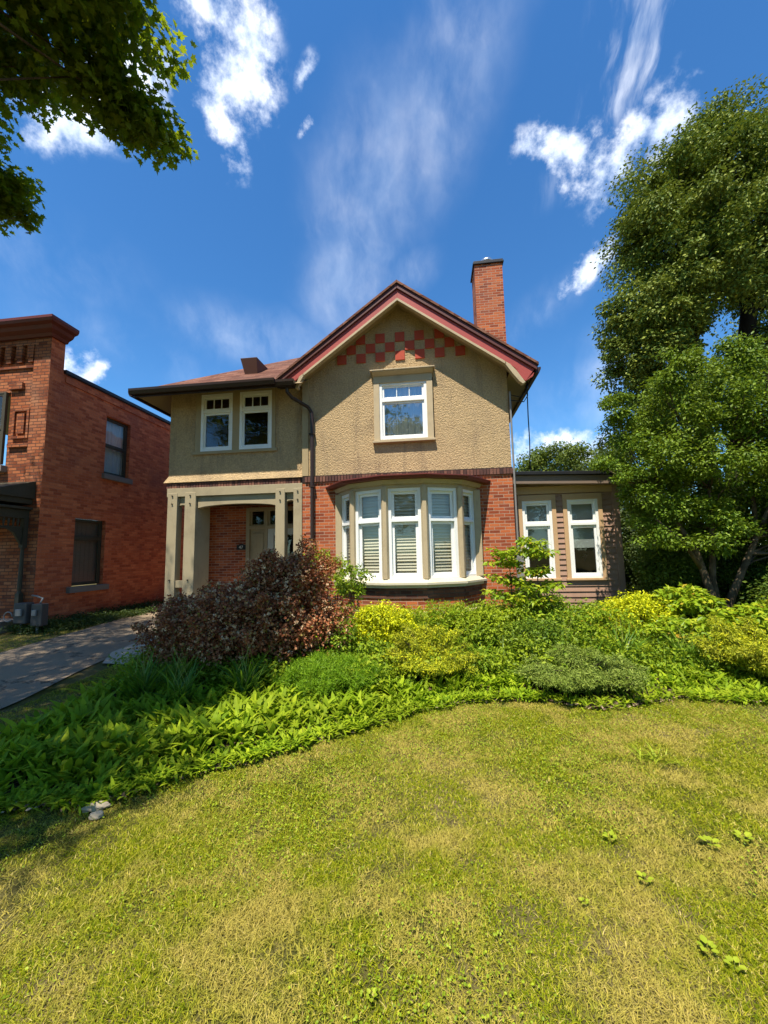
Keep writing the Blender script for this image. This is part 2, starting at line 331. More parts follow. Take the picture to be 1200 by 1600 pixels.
# ---------------------------------------------------------------- mesh helpers
def place(o, parent=None):
    C.objects.link(o)
    if parent is not None:
        o.parent = parent
        off = Vector((0, 0, 0)); q = parent
        while q is not None: off += q.location; q = q.parent
        o.location = -off
    return o
def empty(name, loc, label, cat, group=None):
    o = bpy.data.objects.new(name, None); C.objects.link(o); o.location = loc; o.empty_display_size = .2
    o['label'] = label; o['category'] = cat
    if group: o['group'] = group
    return o
def tag(o, label, cat, group=None, kind=None):
    if label: o['label'] = label
    if cat: o['category'] = cat
    if group: o['group'] = group
    if kind: o['kind'] = kind
    return o
def structure(o, label=None):
    o['kind'] = 'structure'; o['label'] = label or o.name; return o
class MB:
    def __init__(s): s.v = []; s.f = []
    def add(s, vs, fs):
        b = len(s.v); s.v += [tuple(v) for v in vs]; s.f += [tuple(i+b for i in f) for f in fs]; return s
    def box(s, a, b):
        x0, x1 = sorted((a[0], b[0])); y0, y1 = sorted((a[1], b[1])); z0, z1 = sorted((a[2], b[2]))
        return s.add([(x0, y0, z0), (x1, y0, z0), (x1, y1, z0), (x0, y1, z0), (x0, y0, z1), (x1, y0, z1), (x1, y1, z1), (x0, y1, z1)],
                     [(0, 3, 2, 1), (4, 5, 6, 7), (0, 1, 5, 4), (1, 2, 6, 5), (2, 3, 7, 6), (3, 0, 4, 7)])
    def quad(s, *p): return s.add(p, [tuple(range(len(p)))])
    def prism(s, poly, d):
        """poly: 3D points in a plane, d: extrusion vector"""
        n = len(poly); d = Vector(d); a = [Vector(p) for p in poly]; b = [p+d for p in a]
        return s.add(a+b, [tuple(range(n))[::-1], tuple(range(n, 2*n))]+[(i, (i+1) % n, n+(i+1) % n, n+i) for i in range(n)])
    def obox(s, o, u, v, n, du, dv, dn):
        """box at corner o spanned by unit vectors u,v,n"""
        o = Vector(o); U = Vector(u)*du; V = Vector(v)*dv; N = Vector(n)*dn
        return s.prism([o, o+U, o+U+V, o+V], N)
    def tube(s, pts, rad, k=8, cap=True):
        pts = [Vector(p) for p in pts]; n = len(pts)
        if not hasattr(rad, '__len__'): rad = [rad]*n
        b = len(s.v); up = Vector((0, 0, 1)); px = None
        for i, p in enumerate(pts):
            t = (pts[min(i+1, n-1)]-pts[max(i-1, 0)]).normalized()
            x = px if px is not None else (Vector((1, 0, 0)) if abs(t.z) > .7 else up)
            x = (x-t*x.dot(t))
            x = x.normalized() if x.length > 1e-5 else t.orthogonal().normalized(); px = x
            y = t.cross(x)
            for j in range(k):
                a = 2*math.pi*j/k; s.v.append(tuple(p+(x*math.cos(a)+y*math.sin(a))*rad[i]))
        for i in range(n-1):
            for j in range(k):
                j2 = (j+1) % k; s.f.append((b+i*k+j, b+i*k+j2, b+(i+1)*k+j2, b+(i+1)*k+j))
        if cap: s.f.append(tuple(b+j for j in range(k))[::-1]); s.f.append(tuple(b+(n-1)*k+j for j in range(k)))
        return s
    def build(s, name, material, parent=None, smooth=False, bevel=0.0, fix=True):
        me = bpy.data.meshes.new(name); me.from_pydata(s.v, [], s.f); me.materials.append(material)
        if fix:
            bm = bmesh.new(); bm.from_mesh(me); bmesh.ops.recalc_face_normals(bm, faces=bm.faces); bm.to_mesh(me); bm.free()
        if smooth: me.shade_smooth()
        o = bpy.data.objects.new(name, me); place(o, parent)
        if bevel:
            b = o.modifiers.new('bevel', 'BEVEL'); b.width = bevel; b.segments = 2; b.limit_method = 'ANGLE'; b.angle_limit = R(40)
        return o
def np_mesh(name, V, F, material, parent=None, smooth=False):
    """V (n,3), F list of arrays of faces (m,k)"""
    me = bpy.data.meshes.new(name); me.vertices.add(len(V)); me.vertices.foreach_set('co', np.ascontiguousarray(V, dtype=np.float32).ravel())
    F = F if isinstance(F, list) else [F]
    lo = np.concatenate([f.ravel() for f in F]); tot = np.concatenate([np.full(len(f), f.shape[1]) for f in F])
    me.loops.add(len(lo)); me.loops.foreach_set('vertex_index', lo.astype(np.int32))
    st = np.concatenate([[0], np.cumsum(tot)[:-1]]); me.polygons.add(len(tot)); me.polygons.foreach_set('loop_start', st.astype(np.int32))
    me.polygons.foreach_set('use_smooth', np.full(len(tot), smooth, dtype=bool))
    me.update(calc_edges=True); me.materials.append(material)
    o = bpy.data.objects.new(name, me); place(o, parent); return o
def unit(a): return a/np.maximum(np.linalg.norm(a, axis=-1, keepdims=True), 1e-9)
TEMPL = {
 'leaf': (np.array([(0, 0, 0), (.28, .4, .06), (0, 1, -.06), (-.28, .4, .06)]), np.array([(0, 1, 2), (0, 2, 3)])),
 'round': (np.array([(0, 0, 0), (.36, .25, .08), (.38, .65, .08), (0, 1, -.02), (-.38, .65, .08), (-.36, .25, .08)]), np.array([(0, 1, 2, 3), (0, 3, 4, 5)])),
 'thin': (np.array([(0, 0, 0), (.07, .45, 0), (0, 1, -.1), (-.07, .45, 0)]), np.array([(0, 1, 2, 3)])),
 'narrow': (np.array([(0, 0, 0), (.15, .4, .04), (0, 1, -.12), (-.15, .4, .04)]), np.array([(0, 1, 2), (0, 2, 3)])),
 'maple': (np.array([(0, 0, 0), (.30, -.06, .02), (.24, .12, 0), (.52, .28, .05), (.30, .38, 0), (.30, .62, .03), (.12, .58, 0), (0, 1, -.08), (-.12, .58, 0), (-.30, .62, .03), (-.30, .38, 0), (-.52, .28, .05), (-.24, .12, 0), (-.30, -.06, .02), (0, .35, -.02)]),
           np.array([(14, i, i+1) for i in range(0, 13)]+[(14, 13, 0)])),
}
def leaf_mesh(name, P, Nn, D, size, tmpl, material, parent=None):
    T, F = TEMPL[tmpl]; n = len(P)
    D = unit(D-(D*Nn).sum(1, keepdims=True)*Nn); X = np.cross(D, Nn)
    s = np.asarray(size).reshape(-1, 1, 1)*np.ones((n, 1, 1))
    V = P[:, None, :]+s*(T[None, :, 0:1]*X[:, None, :]+T[None, :, 1:2]*D[:, None, :]+T[None, :, 2:3]*Nn[:, None, :])
    k = len(T); Fa = (F[None]+(np.arange(n)*k)[:, None, None]).reshape(-1, F.shape[1])
    return np_mesh(name, V.reshape(-1, 3), Fa, material, parent)
def clump_leaves(g, cen, rad, per, size, upb=.6, flat=.75, shell=.45, droop=.25):
    """points and orientations of leaves in many overlapping clumps"""
    n = len(cen); tot = int(n*per)
    idx = g.integers(0, n, tot)
    d = unit(g.normal(size=(tot, 3))); r = g.random(tot)**shell
    o = d*r[:, None]; o[:, 2] *= flat
    P = cen[idx]+o*np.asarray(rad)[idx][:, None]*g.choice([1.0, 1.0, 1.0, 1.25], tot)[:, None]
    N = unit(d*.55+g.normal(size=(tot, 3))*.55+np.array([0, 0, upb])); Dd = unit(d+g.normal(size=(tot, 3))*.7-np.array([0, 0, droop]))
    return P, N, Dd, size*g.uniform(.65, 1.25, tot)
def blades(name, g, base, az, Ln, wd, lean, droop, seg, material, parent=None, prof='grass', twist=.0):
    n = len(base); t = np.linspace(0, 1, seg+1)
    hx = lean[:, None]*t+droop[:, None]*t**2; z = t-(.5*droop[:, None])*t**2.2*np.clip(lean[:, None]+.4, 0, 1.4)
    z = np.where(z < 0.02*t, .02*t, z)
    hx *= Ln[:, None]; z = z*Ln[:, None]
    dx, dy = np.cos(az), np.sin(az)
    cx = base[:, 0:1]+hx*dx[:, None]; cy = base[:, 1:2]+hx*dy[:, None]; cz = base[:, 2:3]+z
    pw = {'grass': 1-t**1.5, 'strap': np.minimum(1, t*5+.5)*(1-t**4), 'broad': np.sin(np.pi*np.clip(t*.93+.07, 0, 1)**1.25)+.12*(1-t)}[prof]
    ta = az+math.pi/2+g.uniform(-1, 1, n)*twist
    wx = wd[:, None]*pw[None]*.5
    A = np.stack([cx-wx*np.cos(ta)[:, None], cy-wx*np.sin(ta)[:, None], cz+(wx*.35 if prof == 'broad' else 0)], -1); B = np.stack([cx+wx*np.cos(ta)[:, None], cy+wx*np.sin(ta)[:, None], cz+(wx*.35 if prof == 'broad' else 0)], -1)
    V = np.stack([A, B], 2)       # n,seg+1,2,3
    k = (seg+1)*2
    f = np.array([(2*i, 2*i+1, 2*i+3, 2*i+2) for i in range(seg)])
    F = (f[None]+(np.arange(n)*k)[:, None, None]).reshape(-1, 4)
    return np_mesh(name, V.reshape(-1, 3), F, material, parent, smooth=seg > 2)
def inpoly(x, y, poly):
    c = np.zeros(x.shape, bool); n = len(poly)
    for i in range(n):
        x0, y0 = poly[i]; x1, y1 = poly[(i+1) % n]
        if y0 == y1: continue
        k = ((y0 > y) != (y1 > y)) & (x < (x1-x0)*(y-y0)/(y1-y0)+x0); c ^= k
    return c
def ss(x, a, b):
    t = np.clip((np.asarray(x, float)-a)/(b-a), 0, 1); return t*t*(3-2*t)
def gz(x, y): return .15*ss(y, 3, 8)+.15*ss(y, 5, 8)*ss(x, -5.2, -4.2)+.012*np.sin(np.asarray(x)*1.3+1)*np.sin(np.asarray(y)*1.1)

# ---------------------------------------------------------------- ground
xs = np.concatenate([[-900, -300, -100, -50, -30, -20], np.arange(-15, 15.01, .2), [20, 30, 50, 100, 300, 900]])
ys = np.concatenate([[-900, -300, -100, -40, -20, -10], np.arange(-4, 20.01, .2), [25, 35, 60, 120, 300, 900]])
X, Y = np.meshgrid(xs, ys); V = np.stack([X, Y, gz(X, Y)], -1).reshape(-1, 3); nx = len(xs)
I = (np.arange(len(ys)-1)[:, None]*nx+np.arange(nx-1)[None]).ravel()
structure(np_mesh('ground', V, np.stack([I, I+1, I+1+nx, I+nx], 1), M['lawn'], smooth=True), 'ground under the lawn')
BED = [(-3.75, 2.75), (-3.4, 2.45), (-2.96, 2.5), (-2.3, 2.62), (-1.92, 3.0), (-1.5, 3.25), (-1.15, 3.54), (-.7, 3.9), (-.23, 4.31), (.3, 4.58), (.8, 4.68), (1.14, 4.66), (1.6, 4.45), (2.0, 4.56), (2.5, 4.76), (3.0, 4.70), (3.4, 4.70), (4.5, 4.8), (6, 5.2), (8, 5.4), (8, 9.5), (-4.4, 9.5), (-4.4, 7.5), (-4.55, 6.5), (-4.3, 5.4), (-4.0, 4.5), (-3.8, 3.6)]
def sheet(name, pts, zoff, material, cell=.2):
    bm = bmesh.new(); f = bm.faces.new([bm.verts.new((x, y, 0)) for x, y in pts]); bmesh.ops.triangulate(bm, faces=bm.faces[:])
    for i in range(9):
        e = [e for e in bm.edges if e.calc_length() > cell*1.6]
        if not e: break
        bmesh.ops.subdivide_edges(bm, edges=e, cuts=1, use_grid_fill=False); bmesh.ops.triangulate(bm, faces=bm.faces[:])
    for v in bm.verts: v.co.z = float(gz(v.co.x, v.co.y))+zoff
    bmesh.ops.recalc_face_normals(bm, faces=bm.faces)
    me = bpy.data.meshes.new(name); bm.to_mesh(me); bm.free(); me.materials.append(material)
    for p in me.polygons: p.use_smooth = True
    o = bpy.data.objects.new(name, me); C.objects.link(o); return o
structure(sheet('garden_bed', BED, .022, M['soil']), 'mulched garden bed soil')
structure(sheet('driveway', [(-4.75, -3), (-4.75, 3.2), (-4.85, 4.3), (-5.05, 5.2), (-5.15, 6.0), (-5.3, 8.0), (-6.45, 8.6), (-6.5, 19), (-8.5, 19), (-8.4, 11.0), (-7.9, 9.4), (-7.5, 7.8), (-7.35, 6.1), (-7.3, 2), (-7.3, -3)], .018, M['asphalt']), 'asphalt driveway')
structure(sheet('path', [(-5.28, 6.1), (-4.95, 5.55), (-4.55, 5.5), (-4.5, 6.2), (-4.3, 7.4), (-4.3, 8.4), (-5.4, 8.4), (-5.35, 7.4)], .04, M['concrete']), 'pale concrete front path')

# ---------------------------------------------------------------- windows
Zv = Vector((0, 0, 1))
def window(root, o, u, n, w_, h_, panes, glassm=None, framem=None, back=None, backm=None, name='window', fw=.06, sash=.045, depth=.07, munt=None, ncol=0, sash_m=None, label=None):
    """o: lower-left outer corner on the wall plane, u along the wall, n outward. panes: list of (z0,z1) fractions in metres from the bottom, for the sashes"""
    o = Vector(o); u = Vector(u).normalized(); n = Vector(n).normalized(); glassm = glassm or M['glass']; framem = framem or M['white']
    b = MB(); i = o-n*depth
    b.obox(i, u, Zv, n, fw, h_, depth+.012); b.obox(i+u*(w_-fw), u, Zv, n, fw, h_, depth+.012)
    zs = [0]+[z for p in panes for z in p]+[h_]
    b.obox(i+u*fw, u, Zv, n, w_-2*fw, panes[0][0], depth+.010); b.obox(i+u*fw+Zv*panes[-1][1], u, Zv, n, w_-2*fw, h_-panes[-1][1], depth+.010)
    for a, c in zip(panes, panes[1:]): b.obox(i+u*fw+Zv*a[1], u, Zv, n, w_-2*fw, c[0]-a[1], depth+.014)
    W_ = b.build(name, framem, root, bevel=.004)
    if label: W_['label'] = label
    for k, (z0, z1) in enumerate(panes):
        s = MB(); q = o+u*fw-n*(depth-.02)+Zv*z0; ww = w_-2*fw; hh = z1-z0; d = .032
        s.obox(q, u, Zv, n, sash, hh, d); s.obox(q+u*(ww-sash), u, Zv, n, sash, hh, d)
        s.obox(q+u*sash, u, Zv, n, ww-2*sash, sash, d-.002); s.obox(q+u*sash+Zv*(hh-sash), u, Zv, n, ww-2*sash, sash, d-.002)
        if munt and k == len(panes)-1:
            for m_ in range(1, munt): s.obox(q+u*(sash+(ww-2*sash)*m_/munt-.009), u, Zv, n, .018, hh, d-.006)
        s.build('sash', sash_m or framem, W_, bevel=.003)
        g = MB(); q2 = q+n*.008+u*(sash*.6)+Zv*(sash*.6); ww2 = ww-1.2*sash; hh2 = hh-1.2*sash
        g.quad(q2, q2+u*ww2, q2+u*ww2+Zv*hh2, q2+Zv*hh2); g.build('pane', glassm, W_, fix=False)
    bo = o-n*(depth+.06)
    if back == 'blind':
        s = MB(); p = .062; k = int(h_/p)
        for j in range(k):
            z = j*p+.02
            q = bo+u*.03+Zv*(z+.006*math.sin(j*2.3+o.x*5))+n*(.004*math.sin(j*1.7+o.x*9))
            s.prism([q+n*.024, q+n*.028+Zv*.003, q+Zv*.050+n*.003, q+Zv*.047], u*(w_-.06))
        s.obox(bo+u*.03-n*.02, u, Zv, n, w_-.06, h_, .008)
        s.build('blind', backm or M['blind'], W_)
    elif back == 'curtain':
        s = MB(); k = 40; pts = []
        for j in range(k+1):
            a = j/k; pts.append(bo+u*(a*w_)+n*(.018*math.sin(a*38)+.01*math.sin(a*91)))
        for j in range(k): s.quad(pts[j], pts[j+1], pts[j+1]+Zv*h_, pts[j]+Zv*h_)
        s.build('curtain', backm or M['curtain'], W_, smooth=True, fix=False)
    elif back == 'half':
        s = MB(); s.obox(bo+Zv*(h_*.38), u, Zv, n, w_, h_*.62, .01); s.build('roller_shade', M['shade'], W_)
    elif back == 'panel':
        s = MB()
        for j in range(7): s.obox(bo+u*(w_*j/7+.004), u, Zv, n, w_/7-.008, h_, .012)
        s.build('panel', M['board'], W_)
    return W_
def wall_grid(b, o, u, n, w_, h_, holes, depth):
    """flat wall with rectangular openings and their reveals; holes in local (u0,z0,u1,z1)"""
    o = Vector(o); u = Vector(u); n = Vector(n)
    us = sorted({0, w_, *[h[0] for h in holes], *[h[2] for h in holes]}); zs = sorted({0, h_, *[h[1] for h in holes], *[h[3] for h in holes]})
    P = lambda a, c, d=0: o+u*a+Zv*c-n*d
    for a0, a1 in zip(us, us[1:]):
        for c0, c1 in zip(zs, zs[1:]):
            am, cm = (a0+a1)/2, (c0+c1)/2
            if any(h[0] < am < h[2] and h[1] < cm < h[3] for h in holes): continue
            b.quad(P(a0, c0), P(a1, c0), P(a1, c1), P(a0, c1))
    for h in holes: reveals(b, P, h, depth)
def reveals(b, P, h, depth):
    a0, c0, a1, c1 = h
    b.quad(P(a0, c0), P(a0, c0, depth), P(a1, c0, depth), P(a1, c0)); b.quad(P(a0, c1), P(a1, c1), P(a1, c1, depth), P(a0, c1, depth))
    b.quad(P(a0, c0), P(a0, c1), P(a0, c1, depth), P(a0, c0, depth)); b.quad(P(a1, c0), P(a1, c0, depth), P(a1, c1, depth), P(a1, c1))

# ================================================================ THE HOUSE
H = empty('house', (-2, 9, .2), 'tan stucco and red brick house with a maroon-edged front gable and curved bay window', 'house')
F = 8.5; LW = 8.62; ux = (1, 0, 0); nf = (0, -1, 0)
AX, AZ, SL = -.60, 7.56, .738           # gable ridge and slope
def gtop(x): return AZ-SL*abs(x-AX)
und = lambda x: gtop(x)-.30
# ground floor brick with the bay opening
b = MB(); wall_grid(b, (-2.86, F, .1), ux, nf, 4.56, 3.2, [(.83, 1.0, 3.78, 2.95)], .25)
b.quad((1.7, F, .1), (1.7, 16.5, .1), (1.7, 16.5, 3.3), (1.7, F, 3.3)); b.quad((-2.86, F, .1), (-2.86, F, 3.3), (-2.86, 9.9, 3.3), (-2.86, 9.9, .1))
b.quad((-6.2, 16.5, .1), (1.7, 16.5, .1), (1.7, 16.5, 3.3), (-6.2, 16.5, 3.3)); b.quad((-6.2, 9.9, .1), (-6.2, 16.5, .1), (-6.2, 16.5, 3.3), (-6.2, 9.9, 3.3))
b.quad((-6.2, 9.9, .1), (-4.84, 9.9, .1), (-4.84, 9.9, 3.0), (-6.2, 9.9, 3.0)); b.quad((-3.15, 9.9, .1), (-2.86, 9.9, .1), (-2.86, 9.9, 3.0), (-3.15, 9.9, 3.0))
b.quad((-4.84, 9.9, 2.93), (-3.15, 9.9, 2.93), (-3.15, 9.9, 3.0), (-4.84, 9.9, 3.0))
b.build('brick_wall', M['brick'], H, fix=False)
# stucco upper walls
b = MB(); y = F
def q(x0, x1, z0, z1): b.quad((x0, y, z0), (x1, y, z0), (x1, y, z1), (x0, y, z1))
q(-2.72, -1.18, 3.42, 5.1); q(-1.18, .12, 3.42, 4.12); q(.12, 1.70, 3.42, 5.1)
b.quad((-2.72, y, 5.1), (-1.18, y, 5.1), (-1.18, y, und(-1.18)), (-2.72, y, und(-2.72)))
b.quad((.12, y, 5.1), (1.70, y, 5.1), (1.70, y, und(1.70)), (.12, y, und(.12)))
b.quad((-1.18, y, 5.53), (.12, y, 5.53), (.12, y, und(.12)), (AX, y, und(AX)), (-1.18, y, und(-1.18)))
P = lambda a, c, d=0: Vector((a, F+d, c)); reveals(b, P, (-1.18, 4.12, .12, 5.53), .2)
b.quad((1.7, F, 3.42), (1.7, 16.5, 3.42), (1.7, 16.5, 5.5), (1.7, F, 5.5))
wall_grid(b, (-6.2, LW, 3.58), ux, nf, 3.36, 2.18, [(.80, .56, 1.60, 1.94), (1.77, .56, 2.56, 1.94)], .2)
b.quad((-6.2, LW, 3.58), (-6.2, 16.5, 3.58), (-6.2, 16.5, 5.76), (-6.2, LW, 5.76)); b.quad((-6.2, 16.5, 3.3), (1.7, 16.5, 3.3), (1.7, 16.5, 5.43), (-6.2, 16.5, 5.43))
# flare at the foot of the stucco
fo = .075
b.quad((-6.2-fo, LW-fo, 3.42), (-2.84, LW-fo, 3.42), (-2.84, LW, 3.58), (-6.2, LW, 3.58)); b.quad((-6.2-fo, LW-fo, 3.42), (-6.2, LW, 3.58), (-6.2, 16.5, 3.58), (-6.2-fo, 16.5, 3.42))
b.quad((-6.2-fo, LW-fo, 3.42), (-6.2-fo, 16.5, 3.42), (-6.1, 16.5, 3.42), (-6.1, LW, 3.42), (-2.84, LW, 3.42), (-2.84, LW-fo, 3.42))
b.build('stucco_wall', M['stucco'], H, fix=False)
b = MB(); b.box((-2.865, F-.02, 3.42), (-2.72, F+.15, 5.80)); b.build('corner_board', M['smooth_stucco'], H, bevel=.004)
b = MB()   # flat render panel round the paired windows
for x0, x1, z0, z1 in ((-5.54, -5.40, 4.14, 5.62), (-4.61, -4.43, 4.14, 5.62), (-3.64, -3.55, 4.14, 5.62), (-5.40, -4.61, 5.54, 5.60), (-4.43, -3.64, 5.54, 5.60)): b.box((x0, LW-.022, z0), (x1, LW+.02, z1))
b.box((-5.60, LW-.05, 4.07), (-3.50, LW+.02, 4.14)); b.build('window_surround', M['smooth_stucco'], H, bevel=.004)
# string course of bricks on end
b = MB(); rnd = random.Random(3)
x = -6.22
split = False
while x < 1.69:
    yy = F if x > -2.86 else LW
    if x > -2.86 and not split: split = True; b.build('soldier_course', M['soldier'], H); b = MB()
    if not (-2.95 < x < -2.86): b.box((x, yy-.035-rnd.random()*.006, 3.275), (x+.056, yy+.05, 3.395))
    x += .0685
b.build('soldier_course', M['soldier'], H)
b = MB(); b.box((-6.2, LW-.015, 3.28), (-2.86, LW+.1, 3.41)); b.box((-2.86, F-.012, 3.27), (1.712, F+.1, 3.42)); b.box((-6.215, LW+.1, 3.28), (-6.1, 16.4, 3.41)); b.build('mortar_band', M['brown'], H)
# checkerboard tiles under the gable
b = MB()
for row, (x0, k) in enumerate(((-2.04, 7), (-1.818, 6), (-1.596, 5))):
    for i in range(k):
        xx = x0+i*.444+rnd.uniform(-.004, .004); zz = 5.965+row*.222
        xa, xb = xx+.004, xx+.216
        if max(und(xa), und(xb)) > zz+.05: b.box((xa, F-.030, zz+.004), (xb, F+.01, zz+.216))
b.build('checker_tiles', M['tile'], H, bevel=.003)
# gable window
window(H, (-1.08, F-.02, 4.15), ux, nf, 1.05, 1.29, [(.05, .86), (.93, 1.24)], M['glass2'], back='curtain', munt=3)
b = MB()
b.box((-1.21, F-.055, 4.12), (-1.08, F+.05, 5.44)); b.box((-.03, F-.055, 4.12), (.10, F+.05, 5.44)); b.box((-1.21, F-.058, 5.44), (.10, F+.05, 5.62))
b.prism([(-1.23, F, 5.60), (-1.23, F-.07, 5.60), (-1.23, F-.16, 5.67), (-1.23, F-.16, 5.70), (-1.23, F, 5.73)], (1.35, 0, 0))
b.box((-1.27, F-.175, 5.685), (.16, F, 5.712))
b.box((-1.24, F-.10, 4.075), (.13, F+.05, 4.122)); b.build('window_trim', M['beige'], H, bevel=.004)
# upstairs pair
for x0 in (-5.40, -4.43): window(H, (x0, LW-.015, 4.14), ux, nf, .79, 1.40, [(.07, .93), (1.0, 1.32)], munt=3, back=None, label='upstairs casement over the porch')
# gable roof
def rake(a0, a1, y0, y1, material, name, xl=-3.27, xr=2.22):
    b = MB(); p = [(xl, y0, gtop(xl)-a0), (AX, y0, AZ-a0), (xr, y0, gtop(xr)-a0), (xr, y0, gtop(xr)-a1), (AX, y0, AZ-a1), (xl, y0, gtop(xl)-a1)]
    p1 = [p[0], p[1], p[4], p[5]]; p2 = [p[1], p[2], p[3], p[4]]; d = (0, y1-y0, 0)
    b.prism(p1, d); b.prism(p2, d); return b
b = MB(); y0, y1 = 8.02, 11.05
for s, xe in ((-1, -3.30), (1, 2.25)):
    y2 = 8.02
    yb = 16.9 if s > 0 else 11.0
    p = [(AX, 8.02, AZ+.005), (xe, 8.02, gtop(xe)+.005), (xe, yb, gtop(xe)+.005), (AX, yb, AZ+.005)]
    if s < 0: p = [(AX, 8.02, AZ+.005), (xe, 8.02, gtop(xe)+.005), (xe, 8.2, gtop(xe)+.005), (AX, 11.1, AZ+.005)]
    b.prism(p, (0, 0, -.055))
# hip roof
ez = 5.43; c0 = (-6.68, 7.90, ez); ap = (-2.2, 12.38, 8.57); hs_ = .7
vy = lambda x: 7.9+(gtop(x)-ez)/hs_
b.add([c0, (-3.32, 7.90, ez), (-3.32, vy(-3.32)+.1, gtop(-3.32)+.07), (AX, vy(AX), AZ), ap], [(0, 1, 2, 3, 4)])
b.add([c0, ap, (-6.68, 16.9, ez)], [(0, 1, 2)]); b.add([(AX, vy(AX), AZ), (2.25, 16.9, gtop(2.25)), (-6.68, 16.9, ez), ap], [(0, 1, 2), (0, 2, 3)])
b.build('roof', M['shingle'], H, fix=False)
rake(.055, .17, 8.05, 8.14, None, 0).build('rake_crown', M['maroon'], H, bevel=.008)
b = rake(.17, .385, 8.09, 8.14, None, 0, -2.98, 1.86)
b.prism([(1.70, 8.092, gtop(1.70)-.34), (1.82, 8.092, 5.36), (1.92, 8.092, 5.18), (1.99, 8.092, 5.11), (2.14, 8.092, 5.20), (2.20, 8.092, 5.36), (2.20, 8.092, gtop(2.2)-.165), (1.70, 8.092, gtop(1.70)-.165)], (0, .05, 0))
b.prism([(-2.86, 8.092, gtop(-2.86)-.34), (-2.93, 8.092, 5.46), (-3.26, 8.092, 5.46), (-3.26, 8.092, gtop(-3.26)-.165), (-2.86, 8.092, gtop(-2.86)-.165)], (0, .05, 0))
b.build('gable_board', M['red'], H, bevel=.005)
b = rake(.375, .435, 8.075, 8.20, None, 0, -2.72, 1.62)
b.prism([(1.60, 8.075, gtop(1.60)-.375), (1.60, 8.075, gtop(1.60)-.435), (1.74, 8.075, 5.28), (1.86, 8.075, 5.11), (1.93, 8.075, 5.05), (1.985, 8.075, 5.08), (1.92, 8.075, 5.18), (1.82, 8.075, 5.34), (1.70, 8.075, gtop(1.70)-.375)], (0, .12, 0))
b.prism([(-2.70, 8.075, gtop(-2.70)-.375), (-2.70, 8.075, gtop(-2.70)-.435), (-2.80, 8.075, 5.40), (-2.83, 8.075, 5.30), (-2.89, 8.075, 5.30), (-2.86, 8.075, 5.42), (-2.80, 8.075, gtop(-2.8)-.375)], (0, .12, 0))
b.build('gable_moulding', M['beige'], H, bevel=.004)
b = rake(.30, .33, 8.14, 8.52, None, 0, -2.9, 1.9)
b.add([(2.22, 8.14, 5.36), (2.22, 16.8, 5.36), (1.7, 16.8, 5.36), (1.7, 8.5, 5.36), (1.7, 8.14, 5.36)], [(0, 1, 2, 3, 4)])
b.add([(-6.62, 7.93, 5.35), (-2.72, 7.93, 5.35), (-2.72, LW, 5.75), (-6.2, LW, 5.75)], [(0, 1, 2, 3)]); b.add([(-6.62, 7.93, 5.35), (-6.2, LW, 5.75), (-6.2, 16.8, 5.75), (-6.62, 16.8, 5.35)], [(0, 1, 2, 3)])
b.build('soffit', M['soffit'], H, fix=False)
b = MB()
def gut(p0, p1, o):
    p0 = Vector(p0); p1 = Vector(p1); o = Vector(o)
    b.prism([p0+Zv*-.01, p0+o*.02+Zv*-.12, p0+o*.085+Zv*-.125, p0+o*.12+Zv*-.05, p0+o*.125+Zv*.0], p1-p0)
gut((2.2, 8.16, 5.42), (2.2, 16.9, 5.42), (1, 0, 0)); b.build('gutter', M['brown'], H); b = MB()
gut((-6.68, 7.93, 5.46), (-3.27, 7.93, 5.46), (0, -1, 0)); gut((-3.27, 8.0, 5.44), (-2.86, 8.0, 5.44), (0, -1, 0)); gut((-6.66, 7.93, 5.46), (-6.66, 16.9, 5.46), (-1, 0, 0))
b.box((-3.27, 8.0, 5.30), (-2.86, 8.03, 5.44)); b.box((-3.27, 8.15, 5.34), (-2.80, 8.17, 5.6))
b.box((-6.66, 7.935, 5.30), (-2.9, 7.96, 5.44)); b.box((-6.66, 7.96, 5.30), (-6.63, 16.8, 5.44))
b.build('gutter', M['brown'], H)
# roof vent
b = MB()
zr = lambda y: ez+hs_*(y-7.9)
b.add([(-4.46, 8.88, 6.10), (-4.13, 8.88, 6.10), (-4.55, 8.80, 6.50), (-4.12, 8.80, 6.50), (-4.46, 9.38, zr(9.38)-.02), (-4.06, 9.38, zr(9.38)-.02)],
      [(0, 1, 3, 2), (2, 3, 5, 4), (0, 2, 4), (1, 5, 3)]); b.build('roof_vent', M['vent'], H, bevel=.01)
# chimney
b = MB(); b.box((1.30, 9.8, 6.3), (2.0, 10.45, 9.05)); ch = b.build('chimney', M['brick'], H)
b = MB(); b.box((1.26, 9.76, 9.05), (2.04, 10.49, 9.10)); b.box((1.28, 9.78, 9.10), (2.02, 10.47, 9.15)); b.build('chimney_cap', M['black'], ch, bevel=.008)
b = MB(); b.tube([(1.66, 10.1, 9.14), (1.66, 10.1, 9.28)], .12, 18); b.tube([(1.66, 10.1, 9.28), (1.66, 10.1, 9.30), (1.66, 10.1, 9.36), (1.66, 10.1, 9.40)], [.16, .17, .15, .05], 18); b.build('flue', M['flue'], ch, smooth=True)
